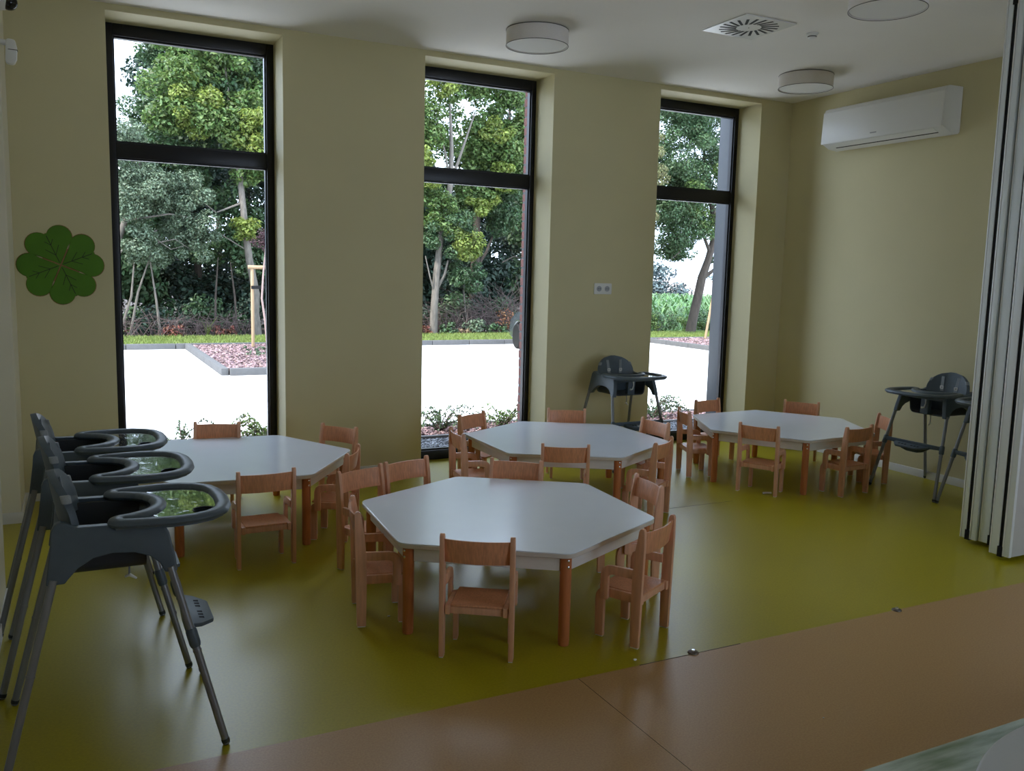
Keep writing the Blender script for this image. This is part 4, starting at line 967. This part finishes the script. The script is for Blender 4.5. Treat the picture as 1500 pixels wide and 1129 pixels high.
# staked young trees
t = thing('tree_stake', 'pine stake frame with crossbar and black strap at the purple young tree', 'tree stake', (3.51, 19.5, 0))
for x, y in ((0, 0), (0.62, -0.12)):
    b = bm_(); tube(b, [(x, y, -0.05), (x, y, 1.76), (x, y, 1.80)], [0.036, 0.036, 0.028], 12); obj('post', b, WOODP, t)
b = bm_(); tube(b, [(-0.09, 0.0, 1.765), (0.72, -0.13, 1.765)], 0.042, 12); obj('crossbar', b, WOODP, t)
b = bm_(); prism(b, [(-0.04, 1.30), (0.64, 1.30), (0.64, 1.37), (-0.04, 1.37)], 'y', -0.085, -0.078); obj('strap', b, RUB, t)
tree('young_tree', 'young purple-leaved tree with bent pale stem tied to the stakes', 'tree', (3.78, 19.3, 0.0), [(3.78, 19.3, 0), (3.74, 19.32, 0.6), (3.68, 19.35, 1.1), (3.72, 19.38, 1.6), (3.80, 19.4, 2.4)], [0.026, 0.024, 0.022, 0.02, 0.01], [],
     [([(3.85, 19.4, 2.3, 0.28, 0.28, 0.40, 16, 0.16)], 2170, 0.048, LF_PURP)], mat('wrapped_stem', (0.28, 0.20, 0.18), rough=0.8), seed=8)
t = thing('tree_stake', 'slim pine stake leaning in the mulch bed before the cornfield', 'tree stake', (16.32, 20.0, 0))
b = bm_(); tube(b, [(0, 0, -0.05), (0.16, 0, 0.9), (0.30, 0, 1.72), (0.305, 0, 1.76)], [0.036, 0.036, 0.036, 0.028], 12); obj('post', b, WOODP, t)
b = bm_(); tube(b, [(0.22, 0.05, 1.68), (0.95, -0.1, 1.68)], 0.04, 12); obj('crossbar', b, WOODP, t)
b = bm_(); tube(b, [(0.90, -0.08, -0.05), (0.90, -0.09, 1.72)], 0.036, 12); obj('post', b, WOODP, t)
# hedge, corn, far house and trees
for i, (x, y, rx, rz, lm) in enumerate(((16.5, 23.4, 0.6, 0.36, LF_MAPLE), (17.3, 23.6, 0.6, 0.40, LF_MID), (18.5, 23.5, 0.5, 0.30, LF_MAPLE), (19.3, 23.6, 0.6, 0.4, LF_MID))):
    shrub(x, y, -0.06, rx, rz, 1500, 0.075, lm, ('yellow-green hedge bush at the lawn edge left of the leaning trunk', 'dark green hedge bush touching the leaning trunk', 'bright low bush just beyond the leaning trunk', 'green hedge bush behind the slim leaning stake')[i], None, 500+i, 'hedge_bush')
rg = np.random.default_rng(33)
VV, FF, off = [], [], 0
xs, ys = [], []
for y in np.arange(26.0, 50, 0.75):
    x = np.arange(max(15.5, 0.60*y), 0.98*y+1, 0.27); xs.append(x+rg.uniform(-.08, .08, len(x))); ys.append(np.full(len(x), y)+rg.uniform(-.1, .1, len(x)))
xs = np.concatenate(xs); ys = np.concatenate(ys); n = len(xs)
zs = -1.12-0.015*(ys-26); hh = rg.uniform(1.75, 2.25, n)
for j in range(9):
    a = rg.uniform(0, 2*PI, n); z0 = zs+hh*(0.25+0.08*j); d = np.c_[np.cos(a), np.sin(a), np.zeros(n)]; s = np.c_[-np.sin(a), np.cos(a), np.zeros(n)]*0.045
    p0 = np.c_[xs, ys, z0]; up_ = np.array([0, 0, 1.0]); p1 = p0+d*0.22+up_*0.28; p2 = p0+d*0.55+up_*rg.uniform(0.0, 0.32, (n, 1))
    V = np.stack([p0-s*0.5, p0+s*0.5, p1+s, p2, p1-s], 1).reshape(-1, 3); q = 5*np.arange(n)[:, None]
    F = np.concatenate([q+np.array([[0, 1, 2]]), q+np.array([[0, 2, 4]]), q+np.array([[4, 2, 3]])], 1).reshape(-1, 3)
    VV.append(V); FF.append(F+off); off += len(V)
tag(mesh_np('cornfield', np.concatenate(VV), np.concatenate(FF), LF_CORN, kind='stuff'), 'field of tall green corn beyond the lawn in the third window', 'corn')
t = thing('house', 'pale house with tiled roof far beyond the cornfield', 'house', (68, 92, -5.3), R(-20))
b = bm_(); box(b, -6, 6, -4, 4, 0, 4.0); prism(b, [(-4, 4.0), (4, 4.0), (0, 6.6)], 'x', -6, 6); obj('walls', b, HWALL, t)
b = bm_(); prism(b, [(-4.5, 3.85), (0, 6.75), (4.5, 3.85), (4.5, 4.05), (0, 7.0), (-4.5, 4.05)], 'x', -6.4, 6.4); obj('roof', b, HROOF, t)
for x in (-3.5, 0, 3.5):
    b = bm_(); box(b, x-0.6, x+0.6, -4.04, -3.98, 1.3, 2.7); obj('window', b, CARG, t)
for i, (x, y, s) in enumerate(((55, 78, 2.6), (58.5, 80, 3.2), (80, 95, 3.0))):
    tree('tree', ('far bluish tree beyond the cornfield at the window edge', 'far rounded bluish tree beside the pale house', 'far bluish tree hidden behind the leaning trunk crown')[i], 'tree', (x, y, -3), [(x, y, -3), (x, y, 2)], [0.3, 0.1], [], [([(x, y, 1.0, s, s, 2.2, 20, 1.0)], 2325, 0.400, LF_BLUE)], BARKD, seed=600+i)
# ------------------------------------------------------------------ parked car, nose to the kerb
t = thing('car', 'dark grey car parked nose to the kerb behind the brick edge', 'car', (10.62, 19.55, -0.05), R(-9.5))   # local: -y = rear, nose at y=0
low = [(-3.85, 0.32), (-3.88, 0.60), (-3.80, 0.92), (-3.0, 0.98), (-1.15, 0.98), (-0.45, 0.86), (-0.08, 0.70), (0.0, 0.45), (-0.03, 0.28)]
def arch(yc, r, n=10): return [(yc+r*math.cos(PI*k/n), 0.30+r*math.sin(PI*k/n)) for k in range(n+1)]
body = low+[(-0.30, 0.22)]+arch(-0.72, 0.36)+[(-1.2, 0.20), (-2.75, 0.20)]+arch(-3.15, 0.36)+[(-3.7, 0.24)]
b = bm_(); prism(b, body, 'x', -0.80, 0.80); obj('body', b, CARP, t, bevel=0.05, seg=3)
cab = [(-3.72, 0.95), (-3.45, 1.38), (-3.1, 1.46), (-2.0, 1.46), (-1.7, 1.42), (-0.98, 0.95)]
b = bm_(); vs = prism(b, cab, 'x', -0.72, 0.72)
for v in vs: v.co.x *= 1.0-0.22*max(0, (v.co.z-0.95)/0.5)
cb = obj('cabin', b, CARP, t, bevel=0.04, seg=3)
for s in (-1, 1):
    for y0, y1 in ((-3.25, -2.35), (-2.27, -1.45)):
        b = bm_(); pts = [(y0, 0.99), (y1+0.12 if y1 > -2 else y1, 0.99), (y1-0.22 if y1 > -2 else y1, 1.38), (y0+0.05, 1.38)]
        vs = prism(b, pts, 'x', s*0.715, s*0.735)
        for v in vs: v.co.x *= 1.0-0.22*max(0, (v.co.z-0.95)/0.5)
        obj('side_window', b, CARG, cb)
    b = bm_(); box(b, s*0.80, s*0.80+s*0.12, -1.45, -1.33, 0.95, 1.08); obj('mirror', b, CARP, t, bevel=0.02)
b = bm_(); prism(b, [(-0.60, -1.62), (0.60, -1.62), (0.66, -1.02), (-0.66, -1.02)], 'z', 0, 0.01)
for v in b.verts: v.co.z += 1.385-0.655*(v.co.y+1.62)+0.025
obj('windscreen', b, CARG, cb)
b = bm_(); box(b, -0.55, 0.55, -3.72, -3.70, 1.02, 1.30)
for v in b.verts: v.co.y += (v.co.z-0.98)*0.62-0.015
obj('rear_window', b, CARG, cb)
for s in (-1, 1):
    b = bm_(); box(b, s*0.50, s*0.76, -0.20, -0.03, 0.60, 0.72); obj('headlamp', b, CHROME, t, bevel=0.02)
    b = bm_(); box(b, s*0.58, s*0.78, -3.88, -3.80, 0.62, 0.85); obj('tail_lamp', b, mat('tail_red', (0.4, 0.01, 0.01), rough=0.2), t, bevel=0.02)
    for yc in (-0.72, -3.15):
        b = bm_(); lathe(b, [(0.20, -0.09), (0.285, -0.09), (0.305, -0.06), (0.305, 0.06), (0.285, 0.09), (0.20, 0.09)], 32)
        for v in b.verts: v.co = Vector((s*0.75+v.co.z, yc+v.co.x, 0.305+v.co.y))
        w = obj('wheel', b, RUB, t)
        b = bm_(); lathe(b, [(0.20, 0.0), (0.215, 0.075), (0.195, 0.08), (0.185, 0.02)], 32)
        lathe(b, [(0.045, 0.0), (0.045, 0.07), (0.03, 0.075)], 16)
        for k in range(5):
            a = 2*PI*k/5
            u = Vector((math.cos(a), math.sin(a))); n = Vector((-u.y, u.x))
            prism(b, [tuple(u*0.03+n*0.03), tuple(u*0.20+n*0.022), tuple(u*0.20-n*0.022), tuple(u*0.03-n*0.03)], 'z', 0.045, 0.068)
        for v in b.verts: v.co = Vector((s*(0.76+v.co.z), yc+v.co.x, 0.305+v.co.y))
        obj('alloy_rim', b, ALUH, w)
